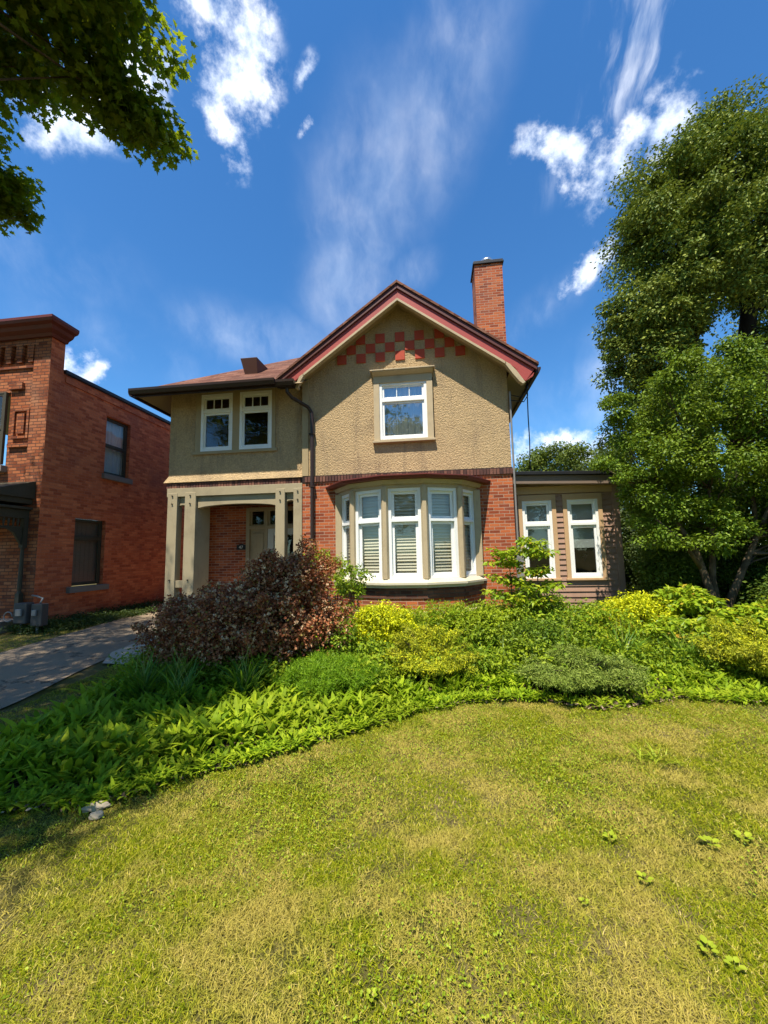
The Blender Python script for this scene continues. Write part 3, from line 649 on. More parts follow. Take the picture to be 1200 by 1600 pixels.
# downspouts
b = MB(); b.tube([(-3.06, 8.02, 5.38), (-3.06, 8.05, 5.22), (-2.98, 8.15, 5.12), (-2.70, 8.38, 4.98), (-2.63, 8.43, 4.86), (-2.62, 8.44, 4.70), (-2.62, 8.44, .42), (-2.62, 8.36, .34)], .042, 10)
for z in (4.35, 3.15, 2.0, 1.0): b.box((-2.68, 8.39, z), (-2.56, 8.5, z+.03))
b.build('downspout', M['brown'], H, smooth=False)
b = MB(); b.tube([(1.735, 8.46, 5.05), (1.735, 8.46, 1.6)], .02, 8); b.tube([(1.735, 8.46, 1.05), (1.735, 8.46, .3)], .03, 8); b.build('conduit', M['grey_metal'], H)
b = MB(); b.box((1.66, 8.36, 1.42), (1.82, 8.46, 1.68)); b.box((1.67, 8.37, 1.06), (1.80, 8.46, 1.42)); b.build('junction_box', M['grey_metal'], H, bevel=.008)

# ---- bay window
BP = [(-2.03, 8.5), (-1.62, 7.95), (-.92, 7.65), (-.14, 7.65), (.56, 7.95), (.95, 8.5)]
BX = -.54
def off(pts, d):
    out = []
    for i, p in enumerate(pts):
        p = Vector(p)
        ns = []
        for a, c in ((i-1, i), (i, i+1)):
            if a >= 0 and c < len(pts):
                e = (Vector(pts[c])-Vector(pts[a])).normalized(); ns.append(Vector((e.y, -e.x)))
        nn = sum(ns, Vector((0, 0)))/len(ns)
        if len(ns) == 1: q_ = p+ns[0]*d; e = Vector((1, 0)); q_ = Vector((p.x+(d*1.15 if p.x > BX else -d*1.15), p.y))
        else: nn.normalize(); q_ = p+nn*(d/max(.5, nn.dot(ns[0])))
        out.append((q_.x, q_.y))
    return out
def ring(b, d0, z0, z1, d1=None):
    a = off(BP, d0); c = off(BP, d1 if d1 is not None else d0)
    vs = [(x, y, z0) for x, y in a]+[(x, y, z1) for x, y in c]
    n_ = len(a)
    b.add(vs, [(i, i+1, n_+i+1, n_+i) for i in range(n_-1)]+[tuple(range(n_))[::-1], tuple(range(n_, 2*n_))])
b = MB(); ring(b, .0, .45, 1.02); b.build('bay_wall', M['brick'], H, fix=False)
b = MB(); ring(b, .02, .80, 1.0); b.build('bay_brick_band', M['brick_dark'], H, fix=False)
b = MB(); ring(b, .06, .1, .50); ring(b, .10, .50, .56, .07); b.build('bay_footing', M['stone'], H, fix=False, bevel=.01)
b = MB(); ring(b, .06, 1.00, 1.06); ring(b, .12, 1.06, 1.10); ring(b, .11, 1.10, 1.165, .03); b.build('bay_sill', M['sill'], H, fix=False)
b = MB(); ring(b, .005, 2.93, 3.08); ring(b, .06, 3.00, 3.08, .10); b.build('bay_frieze', M['beige'], H, fix=False)
b = MB(); ring(b, .23, 3.085, 3.13, .25); ring(b, .265, 3.13, 3.15); ring(b, .26, 3.15, 3.25, -.25); b.build('bay_roof', M['copper'], H, fix=False)
for i in range(5):
    p0, p1 = Vector(BP[i]), Vector(BP[i+1]); e = (p1-p0); ln = e.length; e.normalize(); n2 = Vector((e.y, -e.x))
    u3 = Vector((e.x, e.y, 0)); n3_ = Vector((n2.x, n2.y, 0)); mg = .06
    o3 = Vector((p0.x, p0.y, 1.165))+u3*mg-n3_*.03
    window(H, o3, u3, n3_, ln-2*mg, 1.765, [(.05, 1.10), (1.15, 1.70)], back='blind', fw=.07, sash=.055, depth=.09, label='tall bay casement with closed slat blinds')
b = MB()
for i in range(6):
    x, y = off(BP, -.01)[i]
    if i in (0, 5): b.box((x-.07, 8.40, 1.165), (x+.07, 8.52, 2.95))
    else:
        a = math.atan2(*(Vector((x, y))-Vector((BX, 8.9)))); k = 6
        b.tube([(x, y, 1.165), (x, y, 2.95)], .072, 6)
b.build('bay_post', M['beige'], H, bevel=.006)

# ---- porch
b = MB()
b.box((-6.14, 8.50, 3.07), (-2.87, 8.72, 3.272)); b.box((-6.10, 8.72, 3.07), (-5.92, 9.9, 3.272))
def arch(x0, x1, z0, z1, zt, y0, y1, k=14):
    pts = [(x0, y0, zt)]+[(x1, y0, zt)]+[(x1+(x0-x1)*j/k, y0, z0+(z1-z0)*math.sin(math.pi*j/k)**.6) for j in range(k+1)]
    b.prism(pts, (0, y1-y0, 0))
arch(-5.40, -3.48, 2.79, 2.865, 3.07, 8.56, 8.68); arch(-5.87, -5.68, 2.85, 2.88, 3.07, 8.57, 8.67, 6); arch(-3.26, -3.06, 2.86, 2.90, 3.07, 8.57, 8.67, 6)
b.build('porch_beam', M['beige_grey'], H, bevel=.006, fix=True)
for x0, x1, d in ((-6.11, -5.87, .2), (-5.68, -5.41, .62), (-3.49, -3.27, .2), (-3.07, -2.87, .2)):
    b = MB(); b.box((x0, 8.49, .35), (x1, 8.49+d, 3.16 if d < .5 else 3.16)); pp = b.build('porch_post', M['beige_grey'], H, bevel=.008)
    xm = (x0+x1)/2
    for z in (3.09, 2.90, 1.15): b = MB(); b.tube([(xm, 8.465, z), (xm, 8.492, z)], .018, 6); b.build('bolt', M['olive'], pp)
b = MB(); b.box((-5.87, 8.52, .98), (-5.68, 8.60, 1.14)); b.build('porch_rail', M['beige_grey'], H, bevel=.005); b = MB(); b.box((-3.27, 8.52, .98), (-3.07, 8.60, 1.14)); b.build('porch_rail', M['beige_grey'], H, bevel=.005)
b = MB(); b.box((-6.12, 9.62, .4), (-5.9, 9.9, 3.07)); b.build('porch_pilaster', M['beige_grey'], H)
b = MB(); b.add([(-6.15, 8.60, 3.04), (-2.87, 8.60, 3.04), (-2.87, 9.9, 3.04), (-6.15, 9.9, 3.04)], [(0, 1, 2, 3)]); b.build('porch_ceiling', M['soffit'], H, fix=False)
b = MB(); b.box((-6.15, 8.45, .1), (-2.87, 9.9, .42)); b.box((-5.3, 8.15, .1), (-3.5, 8.45, .30)); b.build('porch_floor', M['concrete'], H, bevel=.01)
# entrance doors
b = MB(); y = 9.90
b.box((-4.84, y-.06, .42), (-4.74, y+.06, 2.93)); b.box((-3.25, y-.06, .42), (-3.15, y+.06, 2.93)); b.box((-4.74, y-.06, 2.83), (-3.25, y+.06, 2.93)); b.box((-4.74, y-.06, 2.36), (-3.25, y+.06, 2.44)); b.box((-4.32, y-.058, .42), (-4.25, y+.06, 2.36)); b.box((-4.32, y-.058, 2.44), (-4.25, y+.06, 2.83))
df = b.build('door_frame', M['beige_grey'], H, bevel=.004)
b = MB()
for x0, x1 in ((-4.74, -4.32), (-4.25, -3.25)):
    b.box((x0, y-.02, 2.44), (x0+.05, y+.03, 2.83)); b.box((x1-.05, y-.02, 2.44), (x1, y+.03, 2.83)); b.box((x0+.05, y-.02, 2.44), (x1-.05, y+.03, 2.48))
b.build('transom_sash', M['beige_grey'], df)
b = MB(); b.quad((-4.74, y+.01, 2.44), (-3.25, y+.01, 2.44), (-3.25, y+.01, 2.83), (-4.74, y+.01, 2.83)); b.build('transom_pane', M['glass'], df, fix=False)
b = MB(); b.box((-4.74, y-.01, .42), (-4.32, y+.03, 2.36)); b.box((-4.68, y-.03, .6), (-4.38, y-.01, 2.26)); b.build('side_panel', M['beige_grey'], df, bevel=.01)
b = MB()
b.box((-4.25, y-.045, .42), (-4.09, y+.01, 2.36)); b.box((-3.41, y-.045, .42), (-3.25, y+.01, 2.36)); b.box((-4.09, y-.045, 2.2), (-3.41, y+.01, 2.36)); b.box((-4.09, y-.045, .42), (-3.41, y+.01, .75)); b.box((-4.09, y-.043, 1.45), (-3.41, y+.01, 1.53))
do = b.build('front_door', M['storm'], H, bevel=.006)
b = MB(); b.quad((-4.09, y-.01, .75), (-3.41, y-.01, .75), (-3.41, y-.01, 2.2), (-4.09, y-.01, 2.2)); b.build('door_glass', M['glass'], do, fix=False)
b = MB(); b.box((-3.38, y-.09, 1.35), (-3.34, y-.045, 1.5)); b.build('door_handle', M['black'], do, bevel=.005)

# ---- side wing
SW = 8.8
b = MB(); wins = [(1.92, 2.53), (2.84, 3.46)]; wz = (1.07, 2.72)
wall_grid(b, (1.70, SW, .15), ux, nf, 2.12, 2.95, [(a-1.70, wz[0]-.15, c-1.70, wz[1]-.15) for a, c in wins], .2)
b.quad((3.82, SW, .15), (3.82, 13.5, .15), (3.82, 13.5, 3.1), (3.82, SW, 3.1)); b.quad((1.7, 13.5, .15), (3.82, 13.5, .15), (3.82, 13.5, 3.1), (1.7, 13.5, 3.1))
z = .44
def boards(x0, x1, z0, z1):
    zz = z0
    while zz < z1-.01:
        h = min(.112, z1-zz); b.add([(x0, SW-.028, zz), (x1, SW-.028, zz), (x1, SW-.004, zz+h), (x0, SW-.004, zz+h), (x0, SW, zz), (x1, SW, zz)], [(0, 1, 2, 3), (4, 5, 1, 0)]); zz += .112
zcut = .46+.112*5
boards(1.71, 3.78, .46, zcut)
for x0, x1 in ((1.71, 1.92), (2.53, 2.84), (3.46, 3.78)): boards(x0, x1, zcut, 3.0)
zz = .46
while zz < 3.0: b.add([(3.848, SW, zz), (3.848, 13.4, zz), (3.824, 13.4, zz+.112), (3.824, SW, zz+.112)], [(0, 1, 2, 3)]); zz += .112
b.build('siding_wall', M['siding'], H, fix=False)
b = MB(); b.box((3.76, SW-.05, .40), (3.88, SW+.08, 3.0)); b.build('wing_corner_board', M['siding'], H, bevel=.004)
b = MB()
for x0, x1 in wins:
    a0, a1 = x0-.085, x1+.085
    b = MB(); b.box((a0, SW-.05, wz[0]), (x0, SW+.03, wz[1])); b.box((x1, SW-.05, wz[0]), (a1, SW+.03, wz[1])); b.box((a0, SW-.052, wz[1]), (a1, SW+.03, wz[1]+.12)); b.box((a0-.02, SW-.075, wz[0]-.045), (a1+.02, SW+.03, wz[0]))
    b.build('wing_window_trim', M['tan'], H, bevel=.004)
b = MB(); b.box((1.72, SW-.045, 2.86), (3.76, SW+.02, 3.02)); b.build('wing_frieze', M['tan'], H, bevel=.004)
for x0, x1 in wins: window(H, (x0, SW-.02, wz[0]), ux, nf, x1-x0, wz[1]-wz[0], [(.06, 1.10), (1.16, 1.59)], back='half', fw=.055, sash=.045, label='tall white wing casement in a tan surround')
b = MB(); b.prism([(1.71, 8.52, 3.06), (3.98, 8.52, 2.98), (3.98, 8.52, 3.16), (1.71, 8.52, 3.24)], (0, 5.1, 0)); b.build('wing_fascia', M['fascia'], H, bevel=.005)
b = MB(); b.prism([(1.71, 8.46, 3.245), (4.02, 8.46, 3.165), (4.02, 8.46, 3.235), (1.71, 8.46, 3.315)], (0, 5.25, 0)); b.build('wing_roof', M['black'], H, bevel=.006)
b = MB(); b.box((1.72, SW+.02, .05), (3.80, SW+.1, .45)); b.build('wing_base', M['brown'], H)
# floors inside
b = MB(); b.box((-6.1, 10.0, 3.2), (1.6, 16.4, 3.3)); b.box((-2.8, 8.8, 3.2), (1.6, 10.0, 3.3)); b.box((-2.8, 10.0, .3), (3.7, 13.3, .34)); b.box((-2.8, 11.5, .4), (3.75, 11.6, 3.15)); b.box((-6.1, 11.2, 3.4), (1.6, 11.3, 5.4)); b.build('inner_floor', M['interior'], H)

# number plate
hn = empty('house_number_sign', (-4.97, 9.88, 1.9), 'small black plate with white number 47 on the porch back wall', 'sign')
b = MB(); b.box((-5.10, 9.86, 1.83), (-4.85, 9.885, 1.96)); b.prism([(-5.04, 9.86, 1.96), (-4.91, 9.86, 1.96), (-4.93, 9.86, 1.985), (-5.02, 9.86, 1.985)], (0, .025, 0)); b.build('plate', M['black'], hn, bevel=.004)
tcv = bpy.data.curves.new('digits', 'FONT'); tcv.body = '47'; tcv.size = .115; tcv.align_x = 'CENTER'; tcv.align_y = 'CENTER'; tcv.extrude = .003
tcv.materials.append(M['curtain']); tmp = bpy.data.objects.new('tmp', tcv); C.objects.link(tmp); dme = bpy.data.meshes.new_from_object(tmp.evaluated_get(bpy.context.evaluated_depsgraph_get())); bpy.data.objects.remove(tmp); dme.materials.clear(); dme.materials.append(M['curtain'])
dg = bpy.data.objects.new('digits', dme); place(dg, hn); dg.location = Vector((-4.975, 9.853, 1.895))-hn.location; dg.rotation_euler = (R(90), 0, 0)

# service drop cable
b = MB()
b.tube([(2.14, 8.62, 5.30), (2.10, 8.62, 5.08), (1.98, 8.6, 4.97), (1.74, 8.55, 5.02)], .011, 6); b.tube([(2.16, 8.64, 5.32), (2.14, 8.62, 5.0), (2.05, 8.6, 4.86), (1.74, 8.55, 4.90)], .011, 6)
b.tube([(2.16, 8.66, 5.34), (2.15, 8.68, 5.05), (2.17, 8.8, 4.6), (2.22, 9.0, 4.1), (2.27, 9.3, 3.6), (2.32, 9.6, 3.20)], .012, 6); b.tube([(2.13, 8.63, 5.12), (2.14, 8.64, 5.24)], .03, 8)
tag(b.build('service_cable', M['black'], smooth=True), 'black looping cable hanging from the right eave of the house', 'cable')

# ================================================================ NEIGHBOURING BUILDING
N_ = empty('brick_building', (-11, 10, .1), 'two storey orange-red brick building with dark red cornice beside the driveway', 'building')
NX, NY = -8.8, 7.9
b = MB(); uy = Vector((0, 1, 0)); nxp = Vector((1, 0, 0))
lw_h = (8.81-NY, 1.0-.1, 9.74-NY, 2.70-.1); uw_h = (9.59-NY, 3.97-.1, 10.46-NY, 5.60-.1)
o = Vector((NX, NY, .1)); wall_grid(b, o, uy, nxp, 12.1, 6.08, [lw_h, uw_h], .17)
b.quad((NX, 20, .1), (-15, 20, .1), (-15, 20, 6.2), (NX, 20, 6.2))
b.quad((NX, NY, 6.18), (NX, 8.25, 6.18), (NX, 8.25, 7.0), (NX, NY, 7.0))
b.quad((NX, 8.25, 6.18), (-15, 8.25, 6.18), (-15, 8.25, 7.0), (NX, 8.25, 7.0))
b.box((NX-.02, 8.3, 5.98), (NX+.03, 19.9, 6.13))
for k in range(5):                                   # arch of bricks on end over the upper window
    pass
b.build('side_wall', M['brick_side'], N_, fix=False)
b = MB(); fy = NY+.06
wall_grid(b, (-15, fy, .1), ux, nf, 15-9.24, 6.9, [(-11.1+15, 3.86-.1, -9.86+15, 5.66-.1), (-11.6+15, .5, -10.1+15, 2.6)], .2)
b.quad((-9.24, NY, .1), (NX, NY, .1), (NX, NY, 7.0), (-9.24, NY, 7.0)); b.quad((-9.24, NY, .1), (-9.24, NY, 7.0), (-9.24, fy, 7.0), (-9.24, fy, .1))
# corbel table under the cornice
for i in range(14):
    x = -9.42-i*.30; b.box((x, NY-.02, 6.45), (x+.17, fy+.02, 6.78)); b.box((x+.02, NY+.0, 6.36), (x+.15, fy+.02, 6.45))
b.box((-15, NY-.0, 6.78), (-9.24, fy+.02, 7.0)); b.box((-15, NY+.02, 6.22), (-9.24, fy+.02, 6.28))
# framed square panel
for a in ((-9.72, 4.50, -9.66, 5.22), (-9.34, 4.50, -9.28, 5.22), (-9.66, 4.50, -9.34, 4.56), (-9.66, 5.16, -9.34, 5.22), (-9.60, 4.62, -9.40, 5.10)): b.box((a[0], NY+.01, a[1]), (a[2], fy+.02, a[3]))
b.box((-9.80, NY+.0, 4.30), (-9.24, fy+.02, 4.38)); b.box((-9.86, NY-.01, 5.70), (-9.5, fy+.02, 5.86))
b.build('front_wall', M['brick_front'], N_, fix=False)
b = MB()   # cornice with a return along the side
prof = [(0, 6.92), (.06, 6.92), (.10, 6.98), (.20, 7.03), (.24, 7.10), (.33, 7.13), (.36, 7.19), (.36, 7.25), (0, 7.25)]
n = len(prof); vs = []
for (d, z) in prof: vs.append((-15.2, NY-d, z))
for (d, z) in prof: vs.append((NX+d, NY-d, z))
for (d, z) in prof: vs.append((NX+d, 8.25, z))
b.add(vs, [(k*n+i, k*n+(i+1) % n, (k+1)*n+(i+1) % n, (k+1)*n+i) for k in (0, 1) for i in range(n)]+[tuple(range(n))[::-1], tuple(range(2*n, 3*n))])
b.box((-15.1, NY+.01, 7.2), (NX-.01, 8.24, 7.24)); b.build('cornice', M['cornice'], N_)
b = MB(); b.box((NX-.25, 8.25, 6.19), (NX+.07, 20, 6.28)); b.build('coping', M['black'], N_, bevel=.01)
b = MB(); b.quad((NX-.01, 8.25, 6.15), (-15, 8.25, 6.15), (-15, 20, 6.15), (NX-.01, 20, 6.15)); b.build('flat_roof', M['black'], N_, fix=False)
w1 = window(N_, (NX-.10, 9.60, 3.98), (0, 1, 0), (1, 0, 0), .85, 1.61, [(.05, .80), (.84, 1.56)], back='curtain', framem=M['olive'], depth=.05, fw=.06, sash=.035, label='upper side window with white curtains')
w2 = window(N_, (NX-.10, 8.82, 1.02), (0, 1, 0), (1, 0, 0), .91, 1.67, [(.05, 1.15), (1.22, 1.62)], back='panel', framem=M['olive'], depth=.05, fw=.06, sash=.03, label='lower side window boarded inside')
b = MB(); b.box((NX-.12, 9.52, 3.83), (NX+.09, 10.54, 3.97)); b.build('window_sill', M['sill_grey'], N_, bevel=.008)
b = MB(); b.box((NX-.12, 8.68, .86), (NX+.10, 9.86, 1.0)); b.build('window_sill', M['sill_grey'], N_, bevel=.008)
window(N_, (-11.08, fy-.08, 3.9), ux, nf, 1.2, 1.74, [(.05, .82), (.88, 1.70)], framem=M['olive'], depth=.05, label='front upper window')
b = MB(); b.box((-11.2, NY-.08, 3.72), (-9.80, fy+.02, 3.87)); b.build('window_sill', M['sill_grey'], N_, bevel=.008)
# front porch canopy
b = MB(); b.prism([(-14.5, fy, 3.48), (-14.5, 6.95, 3.14), (-14.5, 6.95, 3.05), (-14.5, fy, 3.05)], (5.55, 0, 0)); b.box((-14.4, 7.0, 2.93), (-9.0, fy, 3.05)); b.box((-14.45, 6.97, 2.80), (-8.98, fy, 2.86)); b.box((-14.3, 7.1, 2.60), (-9.06, fy, 2.80)); b.build('canopy', M['olive'], N_, bevel=.01)
b = MB()
for i in range(26):
    x = -9.12-i*.11; b.tube([(x, 7.14, 2.60), (x, 7.14, 2.54), (x, 7.14, 2.48), (x, 7.14, 2.42)], [.012, .026, .02, .012], 6)
for i in range(7):
    yy = 7.2+i*.1; b.tube([(-9.10, yy, 2.60), (-9.10, yy, 2.54), (-9.10, yy, 2.48), (-9.10, yy, 2.42)], [.012, .026, .02, .012], 6)
b.box((-14, 7.11, 2.37), (-9.07, 7.17, 2.42)); b.box((-9.13, 7.11, 2.37), (-9.07, fy, 2.42))
b.prism([(-9.12, 7.85, 2.37), (-9.12, 7.45, 2.37), (-9.12, 7.60, 2.28), (-9.12, 7.78, 2.0), (-9.12, 7.85, 1.9)], (.05, 0, 0)); b.build('spindle_frieze', M['olive'], N_)
for yy in (7.83, 7.10):
    b = MB(); b.box((-9.14, yy-.05, .4), (-9.04, yy+.05, .95)); b.tube([(-9.09, yy, .95), (-9.09, yy, 1.0), (-9.09, yy, 1.06), (-9.09, yy, 1.5), (-9.09, yy, 1.9), (-9.09, yy, 1.96)], [.05, .035, .045, .04, .032, .05], 10); b.box((-9.14, yy-.05, 1.96), (-9.04, yy+.05, 2.6))
    if yy > 7.5: b.build('canopy_post', M['olive'], N_, smooth=False)
b = MB()
for i in range(8): b.box((-14, 7.0+i*.112, .36), (-9.0, 7.105+i*.112, .40))
b.box((-14, 7.02, .10), (-9.02, 7.06, .36)); b.box((-9.06, 7.06, .10), (-9.02, 7.88, .36)); b.build('porch_deck', M['wood_deck'], N_)
# meters
mt = empty('utility_meter', (-8.45, 7.5, .1), 'pair of dark utility meter boxes on pipes at the corner of the brick building', 'meter')
b = MB(); b.box((-8.72, 7.42, .36), (-8.42, 7.60, .78)); b.box((-8.36, 7.46, .30), (-8.10, 7.62, .76)); b.build('case', M['meter'], mt, bevel=.02)
b = MB(); b.box((-8.64, 7.38, .52), (-8.50, 7.42, .66)); b.build('dial', M['grey_metal'], mt, bevel=.01); b = MB(); b.box((-8.30, 7.42, .52), (-8.20, 7.46, .64)); b.build('dial', M['grey_metal'], mt, bevel=.01)
b = MB()
b.tube([(-8.6, 7.5, .36), (-8.6, 7.5, .02)], .022, 8); b.build('pipe', M['grey_metal'], mt, smooth=True); b = MB(); b.tube([(-8.24, 7.52, .32), (-8.24, 7.52, .02)], .022, 8); b.build('pipe', M['grey_metal'], mt, smooth=True); b = MB(); b.tube([(-8.24, 7.55, .76), (-8.24, 7.6, .86), (-8.5, 7.7, .90), (-8.78, 7.85, .90)], .018, 8)
b.build('pipe', M['grey_metal'], mt, smooth=True); b = MB(); b.tube([(-8.72+.1*math.cos(a)-.15, 7.45, .5+.1*math.sin(a)) for a in np.linspace(0, 5.6, 14)], .012, 6); b.build('pipe', M['grey_metal'], mt, smooth=True)

# ================================================================ TREES
def tree(name, label, cat, loc, seed, trunkpts, trunkr, cen, rad, per, size, tmpl, lm, bark, flat=.75, upb=.6, nb=60, group=None, extra_trunks=(), br=.05, shell=.45, droop=.25):
    g = np.random.default_rng(seed); root = empty(name, loc, label, cat, group)
    b = MB(); b.tube(trunkpts, trunkr, 12)
    for tp, tr_ in extra_trunks: b.tube(tp, tr_, 10)
    allp = [Vector(p) for p in trunkpts[1:]]+[Vector(p) for tp, _ in extra_trunks for p in tp[1:]]
    dense = []
    seqs = [trunkpts]+[tp for tp, _ in extra_trunks]
    for sq in seqs:
        for a, c in zip(sq, sq[1:]):
            for t in (0, .25, .5, .75): 
                p = Vector(a).lerp(Vector(c), t)
                dense.append(p)
    dense = dense[4:] or dense
    br_ = MB()
    for i in g.choice(len(cen), min(nb, len(cen)), replace=False):
        c = Vector(cen[i]); below = [p for p in dense if p.z < c.z-.25*(Vector((p.x, p.y))-Vector((c.x, c.y))).length] or dense
        p0 = min(below, key=lambda p: (p-c).length); dd = c-p0; l = dd.length
        if l < .15: continue
        mid = p0.lerp(c, .5)+Vector(g.normal(size=3))*l*.07+Vector((0, 0, -.06*l)); q1 = p0.lerp(mid, .5)+Vector(g.normal(size=3))*l*.03
        q2 = mid.lerp(c, .5)+Vector(g.normal(size=3))*l*.04
        r0 = br*(.35+l*.22)
        br_.tube([p0, q1, mid, q2, c], [r0, r0*.75, r0*.5, r0*.3, r0*.1], 6, False)
    b.build('trunk', bark, root, smooth=True, fix=False); 
    if br_.v: br_.build('branches', bark, root, smooth=True, fix=False)
    P_, N2, D2, S2 = clump_leaves(g, np.asarray(cen, float), np.asarray(rad, float), per, size, upb, flat, shell, droop)
    leaf_mesh('crown', P_, N2, D2, S2, tmpl, lm, root); return root
def lobes(g, specs):
    """clump centres spread near the surface of several big ellipsoids: (centre, radii, count, clump radius)"""
    cs, rs = [], []
    for c, r, n, cr in specs:
        d = unit(g.normal(size=(n, 3))); rr = g.random(n)**.33*.95; rr = np.where(g.random(n) < .55, .75+.25*g.random(n), rr)
        cs.append(np.array(c)+d*rr[:, None]*np.array(r)); rs.append(cr*g.uniform(.7, 1.3, n))
    return np.concatenate(cs), np.concatenate(rs)
# big maple whose boughs hang into the top left of the view and shade the left of the garden
g = np.random.default_rng(11)
cs, rs = lobes(g, [((-7.6, .2, 9.6), (5.4, 4.6, 3.9), 420, .72), ((-6.0, 1.2, 7.8), (3.2, 3.0, 2.0), 120, .6), ((-9.5, 2.5, 9.5), (3.5, 3.6, 3), 130, .7), ((-11.2, 4.4, 10.2), (2.6, 2.0, 2.2), 130, .6)])
CAM = np.array([0, 0, 1.65]); v = cs-CAM
PL = np.array([(-.848, -.529, -.026), (.319, -.643, .697)])
PL2 = np.array([-.133, -.868, .478])
v1 = v@PL[0]; mrg = rs*.95
ok = (v1 > mrg) & ((v@np.array((.395, -.585, .706)) > mrg*.9)) & ((v@PL2 > mrg*.7) | (v@np.array((.35, -.6, .71)) > 99)) & (cs[:, 2] > 5.6)
hx = cs[:, 0]+cs[:, 2]*.136; hy = cs[:, 1]+cs[:, 2]*.446          # where each clump's shadow meets the ground
ok &= ~((hx+rs*.5 > -1.70-.30*(hy-2.6)+.25*np.sin(hy*3.1)) & (hy-rs < 4.4)) & ~((hx+rs*.6 > -1.8) & (hy < 6.0)) & ~((hx+rs > -1.7) & (cs[:, 2] > 9))
ok &= ~((hx > -7.6) & (hx < -4.6) & (hy > 3.5) & (hy < 9) & (g.random(len(cs)) < .45))
cs, rs = cs[ok], rs[ok]
near = (np.linalg.norm(cs-CAM, axis=1)-rs < 9.5)
ext = []
def bough(a, c, n, r):
    for t in np.linspace(0, 1, n): ext.append((*(np.array(a)*(1-t)+np.array(c)*t+g.normal(size=3)*.10), r))
# the two low hanging spurs and the ragged edge of the crown, at their real distance
bough((-3.35, 3.55, 7.0), (-3.25, 3.95, 6.9), 6, .30); bough((-3.7, 3.3, 7.1), (-3.5, 3.75, 7.0), 5, .36); bough((-3.0, 2.75, 7.3), (-2.95, 3.3, 7.25), 5, .34); bough((-2.75, 2.3, 7.5), (-2.85, 2.8, 7.4), 4, .34)
bough((-4.4, 3.2, 7.3), (-4.6, 3.65, 7.1), 5, .36); bough((-5.0, 3.1, 7.0), (-5.25, 3.5, 6.9), 5, .36); bough((-6.3, 4.0, 6.9), (-6.15, 4.3, 6.75), 5, .30); bough((-6.9, 4.1, 7.0), (-6.5, 4.35, 6.85), 4, .30); bough((-6.3, 4.15, 6.9), (-5.62, 4.42, 6.95), 6, .26); bough((-6.2, 4.3, 6.7), (-5.85, 4.6, 6.75), 4, .2)
bough((-3.7, 2.6, 7.4), (-4.6, 2.6, 7.5), 8, .5); bough((-3.2, 2.3, 7.4), (-3.4, 3.1, 7.3), 6, .42); bough((-4.6, 2.2, 7.2), (-6.2, 3.2, 7.3), 12, .5); bough((-3.9, 3.0, 7.6), (-3.4, 3.4, 7.5), 6, .4)
bough((-3.6, 1.9, 7.5), (-3.0, 1.5, 7.6), 6, .45); bough((-4.6, 1.4, 7.2), (-3.6, .9, 7.4), 6, .5)
ext = np.array(ext); cs = np.concatenate([cs, ext[:, :3]]); rs = np.concatenate([rs, ext[:, 3]])
tree('maple_tree', 'large maple with lobed green leaves hanging into the upper left of the view', 'tree', (-7.6, -1.5, 0), 12,
     [(-7.6, -1.5, -.1), (-7.62, -1.5, .4), (-7.5, -1.4, 2.5), (-7.6, -1.0, 5.0), (-7.4, -.5, 8.0), (-7.6, 0, 11)], [.48, .36, .31, .27, .2, .08], cs, rs, 235, .088, 'maple', L['maple'], M['bark'], nb=170, br=.03, upb=.9, shell=.45, flat=.85)

# tall tree behind the side wing
g = np.random.default_rng(21)
cs, rs = lobes(g, [((13.2, 17.5, 18.4), (2.1, 2.1, 2.4), 84, .7), ((12.0, 17, 15.9), (3.3, 2.6, 2.7), 105, .75), ((9.7, 16.8, 15.0), (1.7, 1.9, 1.3), 34, .55), ((11.2, 17, 12.9), (2.9, 2.4, 2.0), 80, .72), ((9.6, 16.8, 11.5), (1.8, 2.0, 1.7), 56, .62), ((15.8, 17.5, 14.6), (3.2, 2.6, 3.6), 130, .78),
                   ((8.9, 16.8, 9.7), (1.5, 1.6, 1.3), 44, .52), ((10.0, 17.6, 8.2), (1.6, 1.6, .9), 30, .5), ((15.4, 18.5, 9.8), (2.2, 1.8, 1.3), 44, .62), ((9.9, 18.6, 7.0), (2.0, 1.6, .9), 36, .5)])
rs = rs*g.choice([.6, .85, 1.0, 1.3], len(rs)); cs = cs+g.normal(size=cs.shape)*.25
tree('tall_tree', 'tall dense broadleaf tree with two dark trunks towering behind the side wing', 'tree', (11.8, 17.5, .2), 22,
     [(11.8, 17.5, -.1), (11.7, 17.5, .6), (11.2, 17.4, 5), (11.1, 17.3, 8.5), (10.9, 17.2, 11.5), (11.6, 17.2, 16)], [.5, .42, .33, .28, .22, .08], cs, rs, 330, .15, 'leaf', L['tall'], M['bark_dark'], nb=170, br=.05, upb=.8, flat=.68,
     extra_trunks=[([(11.9, 17.5, .3), (12.2, 17.5, 4), (12.9, 17.5, 8), (13.5, 17.5, 11.5), (13.4, 17.5, 18)], [.4, .36, .32, .28, .06])], droop=.5)
# second tall crown further right, fills the edge
g = np.random.default_rng(25)
cs, rs = lobes(g, [((19.5, 20, 12), (4.5, 4, 5), 150, 1.1)])
tree('broadleaf_tree', 'broadleaf tree at the far right edge behind the tall tree', 'tree', (19.5, 20, .2), 26, [(19.5, 20, -.1), (19.4, 20, 5), (19.5, 20, 12)], [.4, .3, .15], cs, rs, 130, .2, 'leaf', L['tall'], M['bark'], nb=40)

